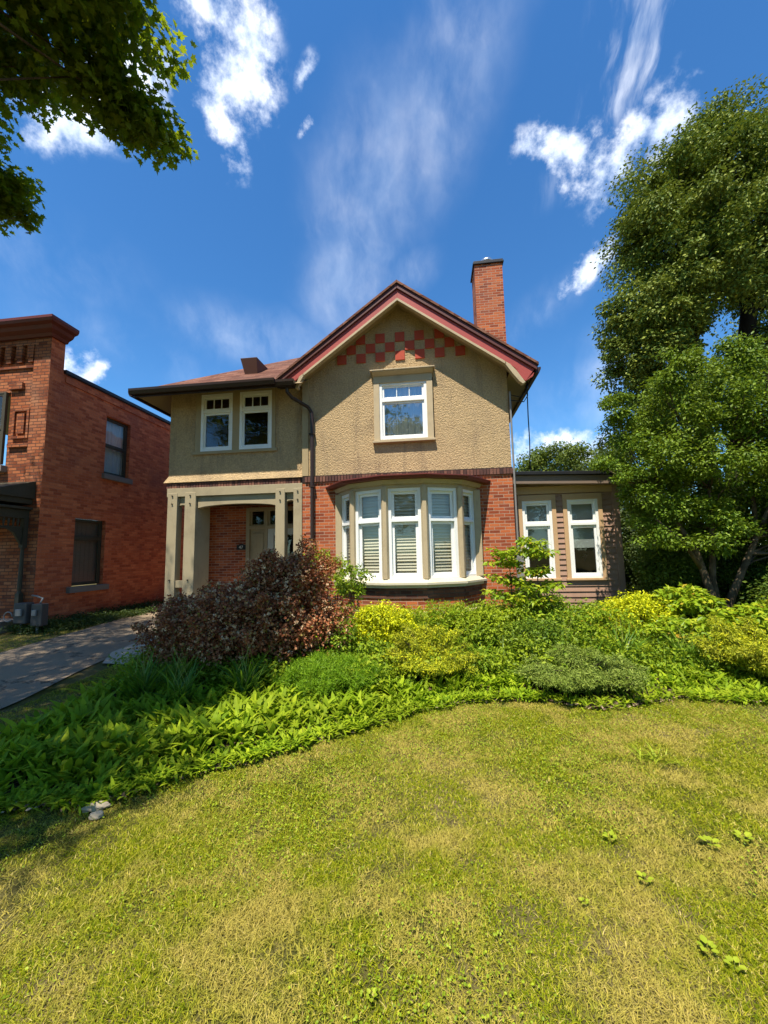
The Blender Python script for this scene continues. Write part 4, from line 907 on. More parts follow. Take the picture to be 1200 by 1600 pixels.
# small multi-stem tree right of the wing
g = np.random.default_rng(31)
cs, rs = lobes(g, [((4.8, 7.5, 4.2), (.9, .9, .75), 70, .25), ((4.0, 7.6, 3.3), (.85, .8, .65), 60, .25), ((6.0, 7.4, 4.3), (1.2, 1.0, .7), 90, .27), ((5.2, 7.4, 3.2), (1.5, .9, .5), 90, .26), ((6.7, 7.4, 3.2), (1.3, 1.0, .7), 80, .28), ((3.45, 7.4, 4.15), (.28, .35, .30), 12, .17), ((3.2, 7.4, 3.0), (.3, .35, .3), 10, .17), ((5.6, 7.9, 2.3), (1.7, .6, .6), 85, .26), ((4.5, 7.4, 2.0), (.9, .6, .5), 50, .20), ((5.9, 7.3, 2.25), (1.3, .6, .4), 44, .2), ((3.9, 7.5, 2.5), (.5, .5, .5), 26, .2), ((4.15, 7.0, 4.75), (.3, .3, .3), 8, .17), ((5.3, 7.3, 5.0), (.35, .3, .25), 10, .18)])
tree('multi_stem_tree', 'small many-stemmed tree with spreading bright green crown beside the side wing', 'tree', (4.75, 7.4, .25), 32,
     [(4.80, 7.4, .15), (4.86, 7.4, .7), (5.15, 7.4, 1.3), (5.6, 7.4, 2.2), (6.0, 7.4, 3.2)], [.085, .065, .05, .035, .015], cs, rs, 150, .062, 'leaf', L['small'], M['twig'], nb=170, br=.036, flat=.6, upb=.75,
     extra_trunks=[([(4.76, 7.38, .2), (4.60, 7.4, .9), (4.45, 7.4, 1.6), (4.1, 7.45, 2.3), (3.7, 7.5, 2.9)], [.085, .06, .045, .03, .015]), ([(4.74, 7.42, .3), (4.72, 7.5, 1.1), (4.80, 7.5, 2.0), (4.9, 7.6, 3.4)], [.07, .05, .04, .015]),
                   ([(4.5, 7.4, 1.3), (4.2, 7.3, 1.75), (3.75, 7.2, 2.15)], [.04, .03, .012]), ([(5.4, 7.4, 1.8), (5.5, 7.5, 2.6), (5.3, 7.5, 3.5)], [.04, .03, .012])], shell=.5)
# background trees and hedge
g = np.random.default_rng(41)
cs, rs = lobes(g, [((8.6, 25, 6.3), (3.4, 2.4, 1.9), 150, .6), ((6.5, 25, 5.3), (1.8, 2, 1.8), 60, .55)])
tree('background_tree', 'rounded pale green tree seen low between the house and the tall tree', 'tree', (8, 25, .2), 42, [(8, 25, -.1), (8.1, 25, 2.5), (8.3, 25, 6)], [.3, .22, .1], cs, rs, 150, .17, 'leaf', L['far'], M['bark'], nb=40)
def bush(name, label, cat, loc, seed, specs, per, size, tmpl, lm, flat=.8, upb=.5, stems=10, sr=.012, bark=None, group=None, shell=.45, stem_h=.8, droop=.1):
    g = np.random.default_rng(seed); cs, rs = lobes(g, specs); z0 = float(gz(loc[0], loc[1]))+.02
    cs = cs+np.array([loc[0], loc[1], z0]); cs[:, 2] = np.maximum(cs[:, 2], z0+rs*.35)
    root = empty(name, (loc[0], loc[1], z0), label, cat, group)
    if stems:
        b = MB()
        for i in range(stems):
            c = cs[g.integers(len(cs))]; p0 = Vector((loc[0]+g.normal()*.06, loc[1]+g.normal()*.06, z0-.03)); c = Vector(c)
            c.z = z0+(c.z-z0)*stem_h; mid = p0.lerp(c, .5)+Vector((0, 0, .12*(c-p0).length))
            b.tube([p0, p0.lerp(mid, .5), mid, c], [sr, sr*.8, sr*.6, sr*.3], 5, False)
        b.build('stems', bark or M['twig'], root, smooth=True, fix=False)
    P_, N2, D2, S2 = clump_leaves(g, cs, rs, per, size, upb, flat, shell, droop); k = P_[:, 2] > z0
    leaf_mesh('foliage', P_[k], N2[k], D2[k], S2[k], tmpl, lm, root); return root, cs, rs
bush('hedge', 'tall dark green hedge behind the small tree, nearest the side wing', 'hedge', (5.9, 10.8), 51, [((0, 0, 1.5), (1.9, .9, 1.7), 170, .42), ((-.9, .6, 2.9), (1.0, .7, 1.0), 60, .4)], 170, .085, 'leaf', L['hedge'], stems=24, sr=.03, bark=M['bark_dark'], group='dark hedges along the right boundary')
bush('hedge', 'tall dark green hedge behind the small tree, at the right edge of the garden', 'hedge', (8.9, 9.9), 52, [((0, 0, 1.6), (2.2, 1.0, 1.9), 190, .45)], 170, .085, 'leaf', L['hedge'], stems=24, sr=.03, bark=M['bark_dark'], group='dark hedges along the right boundary')
bush('evergreen_shrub', 'dark evergreen mass low behind the small tree trunks', 'shrub', (6.4, 8.9), 53, [((0, 0, .7), (1.6, .6, .8), 110, .33), ((.9, -.6, .5), (1.3, .6, .6), 60, .28)], 170, .06, 'leaf', L['hedge'], stems=14, sr=.02, bark=M['bark_dark'])
bush('evergreen_shrub', 'dark leafy shrub filling the gap between the wing corner and the hedge', 'shrub', (4.9, 10.0), 54, [((0, 0, .8), (.8, .6, .9), 60, .33)], 170, .06, 'leaf', L['hedge'], stems=14, sr=.02)
bush('understory_shrub', 'dense leafy shrub growing behind the trunks of the small many-stemmed tree', 'shrub', (5.9, 8.2), 55, [((0, 0, 1.0), (1.9, .45, 1.0), 150, .24), ((-1.5, -.1, .9), (.5, .3, .8), 36, .2), ((1.2, -.7, .8), (.9, .5, .8), 60, .22)], 120, .06, 'leaf', L['hedge2'], stems=26, sr=.012, bark=M['bark_dark'])
bush('understory_shrub', 'dark leafy shrub in front of the small tree trunks at the right edge', 'shrub', (5.9, 6.95), 56, [((0, 0, .55), (.95, .35, .55), 80, .2), ((.6, .1, .9), (.6, .3, .4), 30, .18)], 90, .06, 'leaf', L['hedge2'], stems=16, sr=.01, bark=M['bark_dark'])
bush('understory_shrub', 'dark leafy shrub between the wing corner and the small tree trunks', 'shrub', (4.3, 7.9), 57, [((0, 0, .65), (.45, .3, .6), 50, .18)], 80, .055, 'leaf', L['hedge2'], stems=12, sr=.01, bark=M['bark_dark'])
# neighbour's shed roof glimpsed through leaves
sh = empty('garden_shed', (6.2, 12.6, .2), 'pale yellow-roofed shed glimpsed through leaves right of the wing', 'shed')
b = MB(); b.box((5.2, 12.3, .1), (7.6, 14, 1.75)); b.build('wall', M['fascia'], sh)
b = MB(); b.prism([(5.0, 12.0, 1.78), (5.0, 14.2, 2.1), (5.0, 14.2, 2.18), (5.0, 12.0, 1.86)], (2.8, 0, 0)); b.build('roof', M['sill'], sh)

# unseen trees added behind the viewer, to show in panes and block low sky
for i, (x, y, h) in enumerate(((-15, -18, 13.5), (-4.5, -20, 15.5), (6.5, -19, 14), (16, -18, 14))):
    g = np.random.default_rng(200+i); cs, rs = lobes(g, [((x, y, h*.62), (5.2, 3.6, h*.40), 170, 1.3)])
    tree('added_tree', ['added unseen tree behind the viewer, furthest left', 'tallest added unseen tree behind the viewer, left of the middle', 'added unseen tree behind the viewer, right of the middle', 'added unseen tree behind the viewer, furthest right'][i], 'tree', (x, y, 0), 210+i,
         [(x, y, -.1), (x, y, h*.3), (x+.2, y, h*.8)], [.3, .24, .08], cs, rs, 110, .30, 'leaf', L['tall'], M['bark'], nb=20, group='added unseen trees behind the viewer')

# ================================================================ GARDEN PLANTS
# purple leaved shrub
specs = [((0, 0, .58), (1.2, .85, .60), 330, .17), ((-.80, 0, .45), (.72, .7, .50), 150, .17), ((.80, .1, .55), (.55, .6, .58), 110, .16), ((.25, .1, 1.15), (.42, .4, .36), 56, .12), ((.65, .1, 1.15), (.44, .4, .36), 58, .12), ((.18, .1, 1.45), (.10, .2, .16), 9, .07), ((.58, .1, 1.42), (.12, .2, .12), 9, .08)]
nb_, cs, rs = bush('ninebark_shrub', 'big sprawling purple-brown leaved shrub in front of the porch', 'shrub', (-2.62, 5.55), 61, specs, 84, .036, 'round', L['ninebark'], stems=90, sr=.010, stem_h=1.0, bark=M['bark'], shell=.6)
g = np.random.default_rng(64); sh_c = []; b = MB()
for i in range(110):
    c = Vector(cs[g.integers(len(cs))]); base_ = Vector((-2.62, 5.55, .5)); d = (c-base_); d.z = abs(d.z)*.8+.7; d.normalize()
    l = g.uniform(.16, .40); pts = [c+d*l*t+Vector((0, 0, -.10*l*t*t)) for t in np.linspace(0, 1, 5)]
    b.tube([Vector((-2.62+.02*g.normal(), 5.55, .1)), Vector((-2.62, 5.55, .2)).lerp(c, .55)]+pts, [.008, .007, .005, .004, .004, .003, .002], 5, False); sh_c += [tuple(p) for p in pts[1:]]+[tuple(pts[2].lerp(pts[3], .5)), tuple(pts[3].lerp(pts[4], .5))]
b.build('shoots', M['bark'], nb_, smooth=True, fix=False); sh_c = np.array(sh_c)
P_, N2, D2, S2 = clump_leaves(g, sh_c, np.full(len(sh_c), .06), 20, .034, .3, .9, .6, .2); leaf_mesh('shoot_leaves', P_, N2, D2, S2, 'round', L['ninebark'], nb_)
g = np.random.default_rng(62); k = g.choice(len(cs), 1500); d = unit(g.normal(size=(len(k), 3))+np.array([0, -.5, .6])); P_ = cs[k]+d*(rs[k]*.95)[:, None]
pp = np.repeat(P_, 9, 0)+g.normal(size=(len(k)*9, 3))*.009; leaf_mesh('seed_heads', pp, unit(g.normal(size=(len(pp), 3))), unit(g.normal(size=(len(pp), 3))), np.full(len(pp), .026), 'round', L['seed'], nb_)
bush('spirea_bush', 'bright yellow leaved mound under the left of the bay window', 'shrub', (-.78, 6.15), 63, [((0, 0, .38), (.46, .40, .34), 110, .12)], 90, .045, 'leaf', L['spirea'], stems=20, sr=.006, upb=.7)
bush('spirea_bush', 'bright yellow leaved mound in front of the wing corner', 'shrub', (3.15, 6.9), 64, [((0, 0, .36), (.50, .40, .30), 100, .13)], 90, .045, 'leaf', L['spirea'], stems=20, sr=.006, upb=.7)
def juniper(name, label, cat, loc, seed, fans, lm, size=.045, per=70):
    g = np.random.default_rng(seed); z0 = float(gz(*loc))+.02; root = empty(name, (*loc, z0), label, cat); cs = []; rs = []
    b = MB()
    for (dx, dy, h, L_, nsp) in fans:
        for i in range(nsp):
            a = math.atan2(dy, dx)+g.normal()*.55; l = L_*g.uniform(.6, 1.05); hh = h*g.uniform(.7, 1.15); p = Vector((loc[0], loc[1], z0))
            for t in np.linspace(.25, 1, 7):
                r_ = l*t; cs.append((loc[0]+math.cos(a)*r_+g.normal()*.02, loc[1]+math.sin(a)*r_+g.normal()*.02, z0+hh*math.sin(min(1, t*1.05)*1.45)+g.normal()*.015)); rs.append(.055+.055*(1-t)+.02)
            b.tube([p, Vector(cs[-5]), Vector(cs[-1])], [.012, .008, .003], 5, False)
    b.build('stems', M['bark'], root, smooth=True, fix=False)
    P_, N2, D2, S2 = clump_leaves(g, np.array(cs), np.array(rs), per, size, .6, .45, .6, -.3); leaf_mesh('foliage', P_, N2, D2, S2, 'narrow', lm, root)
juniper('golden_juniper', 'low layered golden juniper before the bay window', 'shrub', (-.10, 5.25), 65, [(1, -.3, .30, .62, 14), (-1, -.4, .32, .66, 14), (0, -1, .22, .45, 10), (0, 1, .52, .35, 10), (.6, .5, .45, .5, 8), (-.6, .5, .5, .5, 8)], L['juniper'])
juniper('golden_juniper', 'golden arching juniper at the right edge of the bed', 'shrub', (3.85, 5.35), 66, [(1, -.3, .35, .7, 12), (-1, -.4, .42, .7, 14), (0, -1, .30, .5, 10), (0, 1, .55, .4, 10), (-.6, .5, .55, .6, 10)], L['juniper'])
juniper('grey_green_juniper', 'low grey-green spiky juniper at the lawn edge right of centre', 'shrub', (1.62, 4.95), 67, [(1, -.2, .24, .62, 22), (-1, -.2, .24, .66, 22), (0, -1, .22, .40, 16), (0, 1, .34, .4, 14), (.3, .1, .34, .25, 12)], L['grey'], .035, 90)
def feathery(name, label, loc, seed, rx, ry, h, n, lm):
    g = np.random.default_rng(seed); z0 = float(gz(*loc))+.02; root = empty(name, (*loc, z0), label, 'plant')
    cs, rs = lobes(g, [((0, 0, h*.5), (rx, ry, h*.55), n, .09)]); cs += np.array([loc[0], loc[1], z0])
    P_, N2, D2, S2 = clump_leaves(g, cs, rs, 150, .055, .3, .9, .7, -.9); k = P_[:, 2] > z0; leaf_mesh('foliage', P_[k], N2[k], D2[k], S2[k], 'thin', lm, root)
    b = MB()
    for i in range(16): c = Vector(cs[g.integers(len(cs))]); b.tube([(loc[0]+g.normal()*.1, loc[1]+g.normal()*.06, z0-.02), c], [.004, .002], 4, False)
    b.build('stems', L['petiole'], root, fix=False)
feathery('feathery_plant', 'soft feathery bright green mound left of the golden juniper', (-1.25, 4.72), 68, .62, .42, .34, 170, L['feather'])
bush('green_shrub', 'loose mid green shrub under the right of the bay window', 'shrub', (.62, 6.3), 69, [((0, 0, .28), (.62, .45, .26), 110, .11), ((.1, .1, .5), (.2, .2, .16), 16, .08)], 60, .055, 'leaf', L['shrub'], stems=26, sr=.005, upb=.6)
bush('green_shrub', 'dark green leafy shrub left of the yellow mound, below the purple shrub', 'shrub', (-1.55, 5.6), 70, [((0, 0, .3), (.5, .4, .30), 60, .12)], 60, .05, 'leaf', L['shrub'], stems=16, sr=.005)
bush('green_shrub', 'mixed green shrub below the wing windows', 'shrub', (2.15, 6.6), 71, [((0, 0, .30), (.55, .45, .30), 80, .12)], 60, .055, 'leaf', L['shrub'], stems=16, sr=.005)
bush('climbing_shrub', 'small light green climber at the foot of the brown downspout', 'plant', (-2.35, 7.9), 72, [((0, 0, 1.15), (.30, .18, .35), 26, .12), ((.55, -.2, .9), (.22, .15, .35), 16, .11)], 45, .06, 'leaf', L['shrub'], stems=14, sr=.006)
bush('young_shrub', 'small pale green shrub at the left foot of the bay window', 'plant', (-1.35, 7.0), 73, [((0, 0, .95), (.22, .15, .32), 16, .09), ((-.3, 0, 1.05), (.2, .15, .35), 14, .09)], 42, .055, 'leaf', L['shrub'], stems=10, sr=.005)
bush('leafy_shrub', 'large-leaved light green shrub under the multi-stem tree', 'shrub', (3.95, 7.0), 74, [((0, 0, .55), (.42, .35, .20), 42, .13), ((.05, 0, .35), (.3, .3, .3), 20, .12)], 34, .10, 'leaf', L['sapling'], stems=12, sr=.006, flat=.4, upb=1.2)
bush('leafy_shrub', 'large-leaved light green shrub behind the golden juniper at the right edge', 'shrub', (4.25, 6.1), 75, [((0, 0, .45), (.5, .4, .22), 42, .13)], 34, .10, 'leaf', L['sapling'], stems=12, sr=.006, flat=.4, upb=1.2)
bush('leafy_shrub', 'large-leaved light green shrub between the strap-leaved clumps at the right', 'shrub', (3.35, 6.2), 76, [((0, 0, .35), (.42, .3, .15), 30, .12)], 34, .085, 'leaf', L['sapling'], stems=10, sr=.006, flat=.4, upb=1.2)
def sapling(label, loc, seed, layers, h):
    g = np.random.default_rng(seed); z0 = float(gz(*loc))+.02; root = empty('sapling', (*loc, z0), label, 'sapling'); b = MB(); cs = []; rs = []
    pts = [Vector((loc[0]+.03*math.sin(t*3), loc[1], z0-.02+h*t)) for t in np.linspace(0, 1, 6)]; b.tube(pts, [.014, .013, .011, .009, .007, .004], 7)
    for (z, r, n) in layers:
        for i in range(n):
            a = 2*math.pi*(i+g.random()*.6)/n; l = r*g.uniform(.5, 1.05); c = Vector((loc[0]+math.cos(a)*l, loc[1]+math.sin(a)*l, z0+z+.06*g.random())); p0 = Vector((loc[0], loc[1], z0+z-.10))
            b.tube([p0, p0.lerp(c, .5)+Vector((0, 0, .03)), c], [.006, .004, .002], 5, False)
            for t in (.45, .75, 1): cs.append(tuple(p0.lerp(c, t))); rs.append(.075+.03*t)
    b.build('stem', M['twig'], root, smooth=True, fix=False)
    P_, N2, D2, S2 = clump_leaves(g, np.array(cs), np.array(rs), 16, .085, 1.3, .35, .5, .1); leaf_mesh('foliage', P_, N2, D2, S2, 'leaf', L['sapling'], root)
sapling('young yellow-green sapling with reddish new leaves in front of the right brick corner', (1.22, 6.8), 81, [(1.38, .24, 6), (1.22, .28, 6), (.95, .30, 5), (.70, .46, 8), (.45, .40, 7), (.25, .3, 6)], 1.42)
sapling('young green sapling right of the reddish one, reaching the wing window', (1.62, 6.7), 82, [(1.55, .22, 5), (1.40, .34, 6), (1.1, .24, 5), (.85, .40, 8), (.62, .42, 8), (.4, .4, 7), (.2, .35, 6)], 1.55)

bush('green_shrub', 'fresh green shrub between the grey-green juniper and the yellow mound by the wing', 'shrub', (2.5, 6.35), 77, [((0, 0, .30), (.5, .4, .30), 60, .11)], 55, .045, 'leaf', L['sapling'], stems=12, sr=.005)
bush('green_shrub', 'dark green low shrub behind the grey-green juniper', 'shrub', (1.3, 5.85), 78, [((0, 0, .28), (.5, .35, .26), 56, .11)], 60, .04, 'leaf', L['small'], stems=12, sr=.005)
bush('green_shrub', 'slender-leaved light shrub between the golden juniper and the bay window', 'shrub', (.1, 6.5), 79, [((0, 0, .36), (.45, .35, .30), 56, .10)], 70, .06, 'narrow', L['sapling'], stems=14, sr=.004, droop=-.4)
bush('green_shrub', 'mid green shrub at the foot of the right brick corner behind the saplings', 'shrub', (1.75, 7.4), 80, [((0, 0, .34), (.55, .35, .32), 66, .11)], 60, .05, 'leaf', L['small'], stems=12, sr=.005)
bush('green_shrub', 'loose green shrub rising beneath the reddish sapling', 'shrub', (1.3, 6.65), 83, [((0, 0, .30), (.42, .35, .30), 50, .11)], 55, .05, 'leaf', L['shrub'], stems=12, sr=.005)
bush('green_shrub', 'yellow-green shrub in the right corner of the bed behind the golden juniper', 'shrub', (4.9, 6.3), 84, [((0, 0, .35), (.6, .4, .32), 60, .13)], 50, .07, 'leaf', L['sapling'], stems=12, sr=.005)

# clumps of strap leaves: one built, the rest copied with their own labels
def daylily(seed, n=70, Ln=.55):
    g = np.random.default_rng(seed); root = empty('daylily_clump', (0, 0, 0), '', 'plant', 'clumps of strap leaves in the garden bed')
    base = np.stack([g.normal(size=n)*.05, g.normal(size=n)*.05, np.zeros(n)], 1)
    blades('leaves', g, base, g.uniform(0, 2*np.pi, n), Ln*g.uniform(.7, 1.1, n), g.uniform(.014, .024, n), g.uniform(.1, .5, n), g.uniform(.2, .8, n), 7, L['day'], root, 'strap', .6)
    b = MB()
    for i in range(5): b.tube([(g.normal()*.03, g.normal()*.03, 0), (g.normal()*.05, g.normal()*.05, Ln*.6), (g.normal()*.1, g.normal()*.1, Ln*1.1)], [.004, .003, .002], 5, False)
    b.build('stalks', L['petiole'], root, fix=False); return root
dl = daylily(91)
spots = [(-3.35, 4.35, 1.0, 'clump of dark strap leaves nearest the driveway'), (-2.75, 4.15, .9, 'clump of strap leaves in shade left below the purple shrub'), (-2.15, 4.45, .95, 'clump of long strap leaves in shade under the middle of the purple shrub'),
         (-3.05, 4.6, .9, 'clump of strap leaves just behind the one nearest the driveway'), (2.45, 5.75, 1.0, 'sunlit strap-leaved clump in front of the yellow mound by the wing'), (3.15, 5.65, .9, 'sunlit strap-leaved clump left of the right-hand golden juniper'),
         (1.85, 6.0, .9, 'strap-leaved clump behind the grey-green juniper'), (.35, 6.0, .75, 'strap-leaved clump behind the golden juniper before the bay'), (-.75, 4.75, .55, 'small strap-leaved tuft between the feathery mound and the golden juniper')]
for i, (x, y, s, lab) in enumerate(spots):
    o = dl if i == 0 else dl.copy()
    if i:
        C.objects.link(o)
        for ch in dl.children: c = ch.copy(); c.parent = o; C.objects.link(c)
    o['label'] = lab; o.location = (x, y, float(gz(x, y))+.01); o.rotation_euler.z = i*1.3; o.scale = (s, s, s)

# ground cover of broad upright leaves: nobody could count them
g = np.random.default_rng(101)
n = 95000; x = g.uniform(-4.4, 7, n); y = g.uniform(2.3, 8.4, n)
k = inpoly(x, y, BED)
def edge_dist(x, y):
    d = np.full(x.shape, 9.); pts = BED[:19]
    for a, c in zip(pts, pts[1:]):
        a = np.array(a); c = np.array(c); e = c-a; t = np.clip(((x-a[0])*e[0]+(y-a[1])*e[1])/(e@e), 0, 1)
        d = np.minimum(d, np.hypot(x-a[0]-t*e[0], y-a[1]-t*e[1]))
    return d
ed = edge_dist(x, y); pr = ss(ed, -.05, .07)*np.where(y-.35*x < 4.9, 1, .5)
pr *= np.where((np.abs(x-1.62) < .7) & (np.abs(y-4.8) < .45), .35, 1); pr *= np.where(x > 2.2, .9, 1)
pr *= np.where(x < -.8, .62, .85)
gapn = np.sin(x*7+1.3*np.sin(y*5))*np.sin(y*6.3+x*2)
pr *= np.where(gapn > .75, .25, 1)
k &= g.random(n) < pr; x, y, ed = x[k], y[k], ed[k]; n = len(x)
base = np.stack([x, y, gz(x, y)+.01], 1)
big = np.clip(.95-.06*(x+3), .64, .97)*(.5+.5*ss(ed, .0, .4))*(1+.25*np.sin(x*5.1+np.sin(y*7)*1.5)*np.sin(y*6.7+x*1.3))
o = blades('ground_cover', g, base, g.uniform(0, 2*np.pi, n), g.uniform(.13, .26, n)*big, g.uniform(.034, .062, n)*big, g.uniform(.15, .75, n), g.uniform(.1, .7, n), 5, L['lily'], None, 'broad', .5)
tag(o, 'low bed of broad upright green leaves along the lawn edge', 'ground cover', kind='stuff')
# finer mixed foliage further back in the bed
n = 900; x = g.uniform(-4.2, 7, n*4); y = g.uniform(4.6, 8.3, n*4); k = inpoly(x, y, BED) & (edge_dist(x, y) > .5); x, y = x[k], y[k]
hv = .55+.45*np.sin(x*4.3+np.sin(y*3))*np.sin(y*5.1+x); cs = np.stack([x, y, gz(x, y)+.10+.30*g.random(len(x))*hv], 1)
P_, N2, D2, S2 = clump_leaves(g, cs, np.full(len(cs), .17), 34, .055, .6, .8, .5, 0); k = P_[:, 2] > gz(P_[:, 0], P_[:, 1])
tag(leaf_mesh('low_foliage', P_[k], N2[k], D2[k], S2[k], 'leaf', L['shrub']), 'low mixed green foliage filling the back of the bed', 'ground cover', kind='stuff')
n = 1500; x = g.uniform(-.9, 7, n); y = g.uniform(5.3, 7.6, n); k = inpoly(x, y, BED); x, y = x[k], y[k]; n = len(x)
tag(blades('long_grass', g, np.stack([x, y, gz(x, y)], 1), g.uniform(0, 2*np.pi, n), g.uniform(.25, .5, n), g.uniform(.008, .016, n), g.uniform(.1, .5, n), g.uniform(.2, .8, n), 5, L['day'], None, 'strap', .5), 'long thin leaves scattered through the back of the bed', 'grass', kind='stuff')
# ivy and weeds at the foot of the brick building
n = 420; x = g.uniform(-8.75, -7.75, n); y = g.uniform(7.4, 13, n); cs = np.stack([x, y, gz(x, y)+.05+.12*g.random(n)*ss(-x, 7.9, 8.7)], 1)
P_, N2, D2, S2 = clump_leaves(g, cs, np.full(n, .15), 60, .05, .6, .7, .5, 0); tag(leaf_mesh('weeds', P_, N2, D2, S2, 'leaf', L['hedge']), 'dark low weeds and ivy along the foot of the brick building', 'weeds', kind='stuff')
# wood chips along the bed edge
n = 4200; t = g.random(n)*17.999; i = t.astype(int); B_ = np.array(BED); p = B_[i]+(B_[i+1]-B_[i])*(t-i)[:, None]; p += g.normal(size=(n, 2))*np.array([.03, .03])
P_ = np.concatenate([p, (gz(p[:, 0], p[:, 1])+.028+.01*g.random(n))[:, None]], 1)
L['chip'] = leafmat('bark_chips', [(0, (.05, .03, .018)), (.5, (.16, .105, .065)), (1, (.42, .31, .2))], 0, .9)
tag(leaf_mesh('mulch_chips', P_, unit(g.normal(size=(n, 3))*.35+np.array([0, 0, 1])), unit(g.normal(size=(n, 3))*np.array([1, 1, .2])), g.uniform(.014, .045, n), 'leaf', L['chip']), 'pale bark chips and dead leaves along the edge of the bed', 'mulch', kind='stuff')
n = 9000; t = g.random(n)*18.999; i = t.astype(int); p = B_[i]+(B_[i+1]-B_[i])*(t-i)[:, None]; p += g.normal(size=(n, 2))*.045+np.array([0, .03])
keep = g.random(n) < np.where((p[:, 0] > 1.1) & (p[:, 0] < 2.6), .25, .9); p = p[keep]; n = len(p)
tag(blades('edge_cover', g, np.concatenate([p, (gz(p[:, 0], p[:, 1])+.012)[:, None]], 1), g.uniform(0, 6.28, n), g.uniform(.035, .10, n), g.uniform(.012, .032, n), g.uniform(.3, 1.1, n), g.uniform(.1, .8, n), 4, L['lily'], None, 'broad', .5), 'small creeping leaves spilling over the edge of the bed onto the lawn', 'ground cover', kind='stuff')
# edging stones
def rock(name, label, loc, s, seed, rz=0):
    bm = bmesh.new(); bmesh.ops.create_icosphere(bm, subdivisions=3, radius=1); g = random.Random(seed); ph = [g.uniform(0, 6) for _ in range(6)]
    for v in bm.verts:
        c = v.co; k = 1+.16*math.sin(c.x*3+ph[0])*math.sin(c.y*4+ph[1])+.08*math.sin(c.z*7+ph[2]+c.x*5); v.co = Vector((c.x*s[0], c.y*s[1], max(c.z, -.5)*s[2]))*k
    me = bpy.data.meshes.new(name); bm.to_mesh(me); bm.free(); me.materials.append(M['stone']); o = bpy.data.objects.new(name, me); C.objects.link(o); o.location = loc; o.rotation_euler.z = rz
    return tag(o, label, 'stone', 'pale stones at the edge of the bed')
rock('edging_stone', 'longer pale stone at the lawn edge of the bed, left side', (-2.27, 2.56, .022), (.075, .03, .03), 1, .5); rock('edging_stone', 'short pale stone lying in front of the longer one', (-2.20, 2.48, .02), (.04, .028, .025), 2, .2)
rock('edging_stone', 'small pale stone at the bed edge where the lawn curves up', (-1.63, 3.13, .02), (.035, .025, .022), 3, .7)

# broadleaf weeds in the lawn
wd = empty('lawn_weed', (0, 0, 0), '', 'weed', 'broad-leaved weeds in the lawn')
g = np.random.default_rng(111); n = 6
a = np.arange(n)*2.4; P_ = np.stack([np.cos(a)*.02, np.sin(a)*.02, np.full(n, .025)], 1); D2 = unit(np.stack([np.cos(a), np.sin(a), np.full(n, .35)], 1)); N2 = unit(np.stack([-.3*np.cos(a), -.3*np.sin(a), np.ones(n)], 1))
leaf_mesh('leaves', P_, N2, D2, g.uniform(.035, .06, n), 'round', L['weed'], wd)
b = MB(); b.tube([(0, 0, -.01), (0, 0, .035)], .003, 5); b.build('stalk', L['petiole'], wd, fix=False)
for i, (x, y, s, lab) in enumerate([(.94, 2.56, .65, 'yellow-green weed in the dry lawn, left of the upper pair'), (1.46, 2.56, .8, 'wide clump of weed leaves in the lawn, middle of the upper right'), (1.67, 2.62, .8, 'yellow-green weed nearest the right edge of the lawn'), (.98, 2.27, .6, 'fan-shaped weed below the middle of the right lawn'),
                                    (1.05, 1.93, .65, 'weed leaf low in the right corner of the lawn'), (1.11, 1.87, .55, 'trailing weed leaves beside the lowest right weed'), (-.28, 1.62, .4, 'small bright weed at the bottom middle of the lawn'), (.64, 2.11, .35, 'tiny yellow weed left of the fan-shaped one')]):
    o = wd if i == 0 else wd.copy()
    if i:
        C.objects.link(o)
        for ch in wd.children: c = ch.copy(); c.parent = o; C.objects.link(c)
    o['label'] = lab; o.location = (x, y, float(gz(x, y))+.015); o.rotation_euler.z = i*1.7; o.scale = (s, s, s)
g = np.random.default_rng(112); n = 60; r = empty('grass_tuft', (1.64, 3.5, 0), 'coarse pale tuft of taller grass in the upper right lawn', 'grass tuft')
base = np.stack([1.64+g.normal(size=n)*.07, 3.5+g.normal(size=n)*.05, gz(np.full(n, 1.64), np.full(n, 3.5))], 1); blades('leaves', g, base, g.uniform(0, 6.28, n), g.uniform(.06, .13, n), g.uniform(.006, .010, n), g.uniform(.3, .9, n), g.uniform(.2, .9, n), 4, L['weed'], r, 'strap', .5)

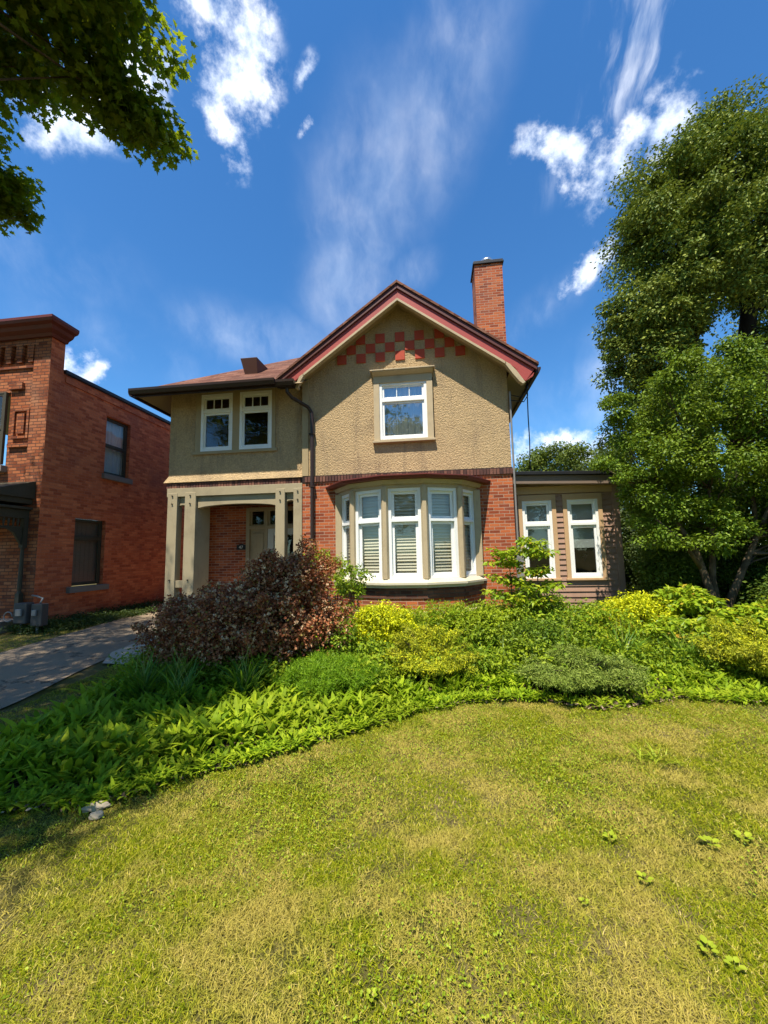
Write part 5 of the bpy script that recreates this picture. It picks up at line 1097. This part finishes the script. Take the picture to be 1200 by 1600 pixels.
# ---------------------------------------------------------------- lawn grass (one mass)
g = np.random.default_rng(121)
def lawn_points(x0, x1, y0, y1, dens, excl=True):
    n = int((x1-x0)*(y1-y0)*dens); x = g.uniform(x0, x1, n); y = g.uniform(y0, y1, n)
    ok = ~inpoly(x, y, BED) & ~((x < -4.76) & (x > -7.32)) & ~((y > 4) & (x < -4.7-.12*(y-4)) & (x > -7.36-.14*(y-6)))
    ok &= ~((x > -5.35) & (x < -4.2) & (y > 5.5)) & ~((x < -8.75) & (y > 6.9))
    return x[ok], y[ok]
A = [lawn_points(-1.9, 2.3, .9, 2.6, 34000), lawn_points(-3.2, 3.0, 2.6, 4.8, 21000), lawn_points(-3.2, -1.9, .9, 2.6, 17000), lawn_points(-4.8, -3.2, .9, 2.6, 6000), lawn_points(2.3, 4.5, .9, 2.6, 4500), lawn_points(3.0, 7, 2.6, 5.4, 4500), lawn_points(-5.2, -3.2, 2.6, 8, 6500), lawn_points(-8.7, -7.1, 3, 12, 2500), lawn_points(-4.6, 4.5, -1.2, .9, 1500)]
x = np.concatenate([a[0] for a in A]); y = np.concatenate([a[1] for a in A]); n = len(x)
patch = np.sin(x*2.1+1.7*np.sin(y*1.3))*np.sin(y*2.4+1.2*np.sin(x*1.9+2))+.5*np.sin(x*5.3+y*3.1)*np.sin(y*6.1-x*2.2)
keep = g.random(n) < 1-.55*ss(np.sin(x*9+2*np.sin(y*4))*np.sin(y*11+1.5*np.sin(x*6)), .35, .8); x, y, patch = x[keep], y[keep], patch[keep]; n = len(x)
ln = g.uniform(.012, .029, n)*(1+.25*patch); wdt = g.uniform(.0026, .0062, n)*np.where(y > 2.6, 1.25, 1.0)
o = blades('lawn_grass', g, np.stack([x, y, gz(x, y)], 1), g.uniform(0, 2*np.pi, n), ln, wdt, g.uniform(.1, 1.3, n), g.uniform(.1, .8, n), 2, L['grass'], None, 'grass', 1.5)
tag(o, 'mown lawn of green and straw-coloured grass', 'grass', kind='stuff')
# clover leaves in the lawn
n = 70000; x = g.uniform(-2.4, 3.2, n); y = g.uniform(1.0, 4.7, n)
cl = np.sin(x*1.7+.6)*np.sin(y*1.9+x)+.6*np.sin(x*4.1-y*2.7); k = (cl > -.6+1.7*g.random(n)) & ~inpoly(x, y, BED); x, y = x[k], y[k]; n = len(x)
P_ = np.stack([x, y, gz(x, y)+g.uniform(.012, .035, n)], 1); L['clover'] = leafmat('clover_leaves', [(0, (.13, .20, .008)), (1, (.34, .42, .02))], .25, .5)
tag(leaf_mesh('clover', P_, unit(g.normal(size=(n, 3))*.4+np.array([0, 0, 1])), unit(g.normal(size=(n, 3))*np.array([1, 1, .2])), g.uniform(.007, .014, n), 'round', L['clover']), 'patches of clover leaves through the lawn', 'clover', kind='stuff')
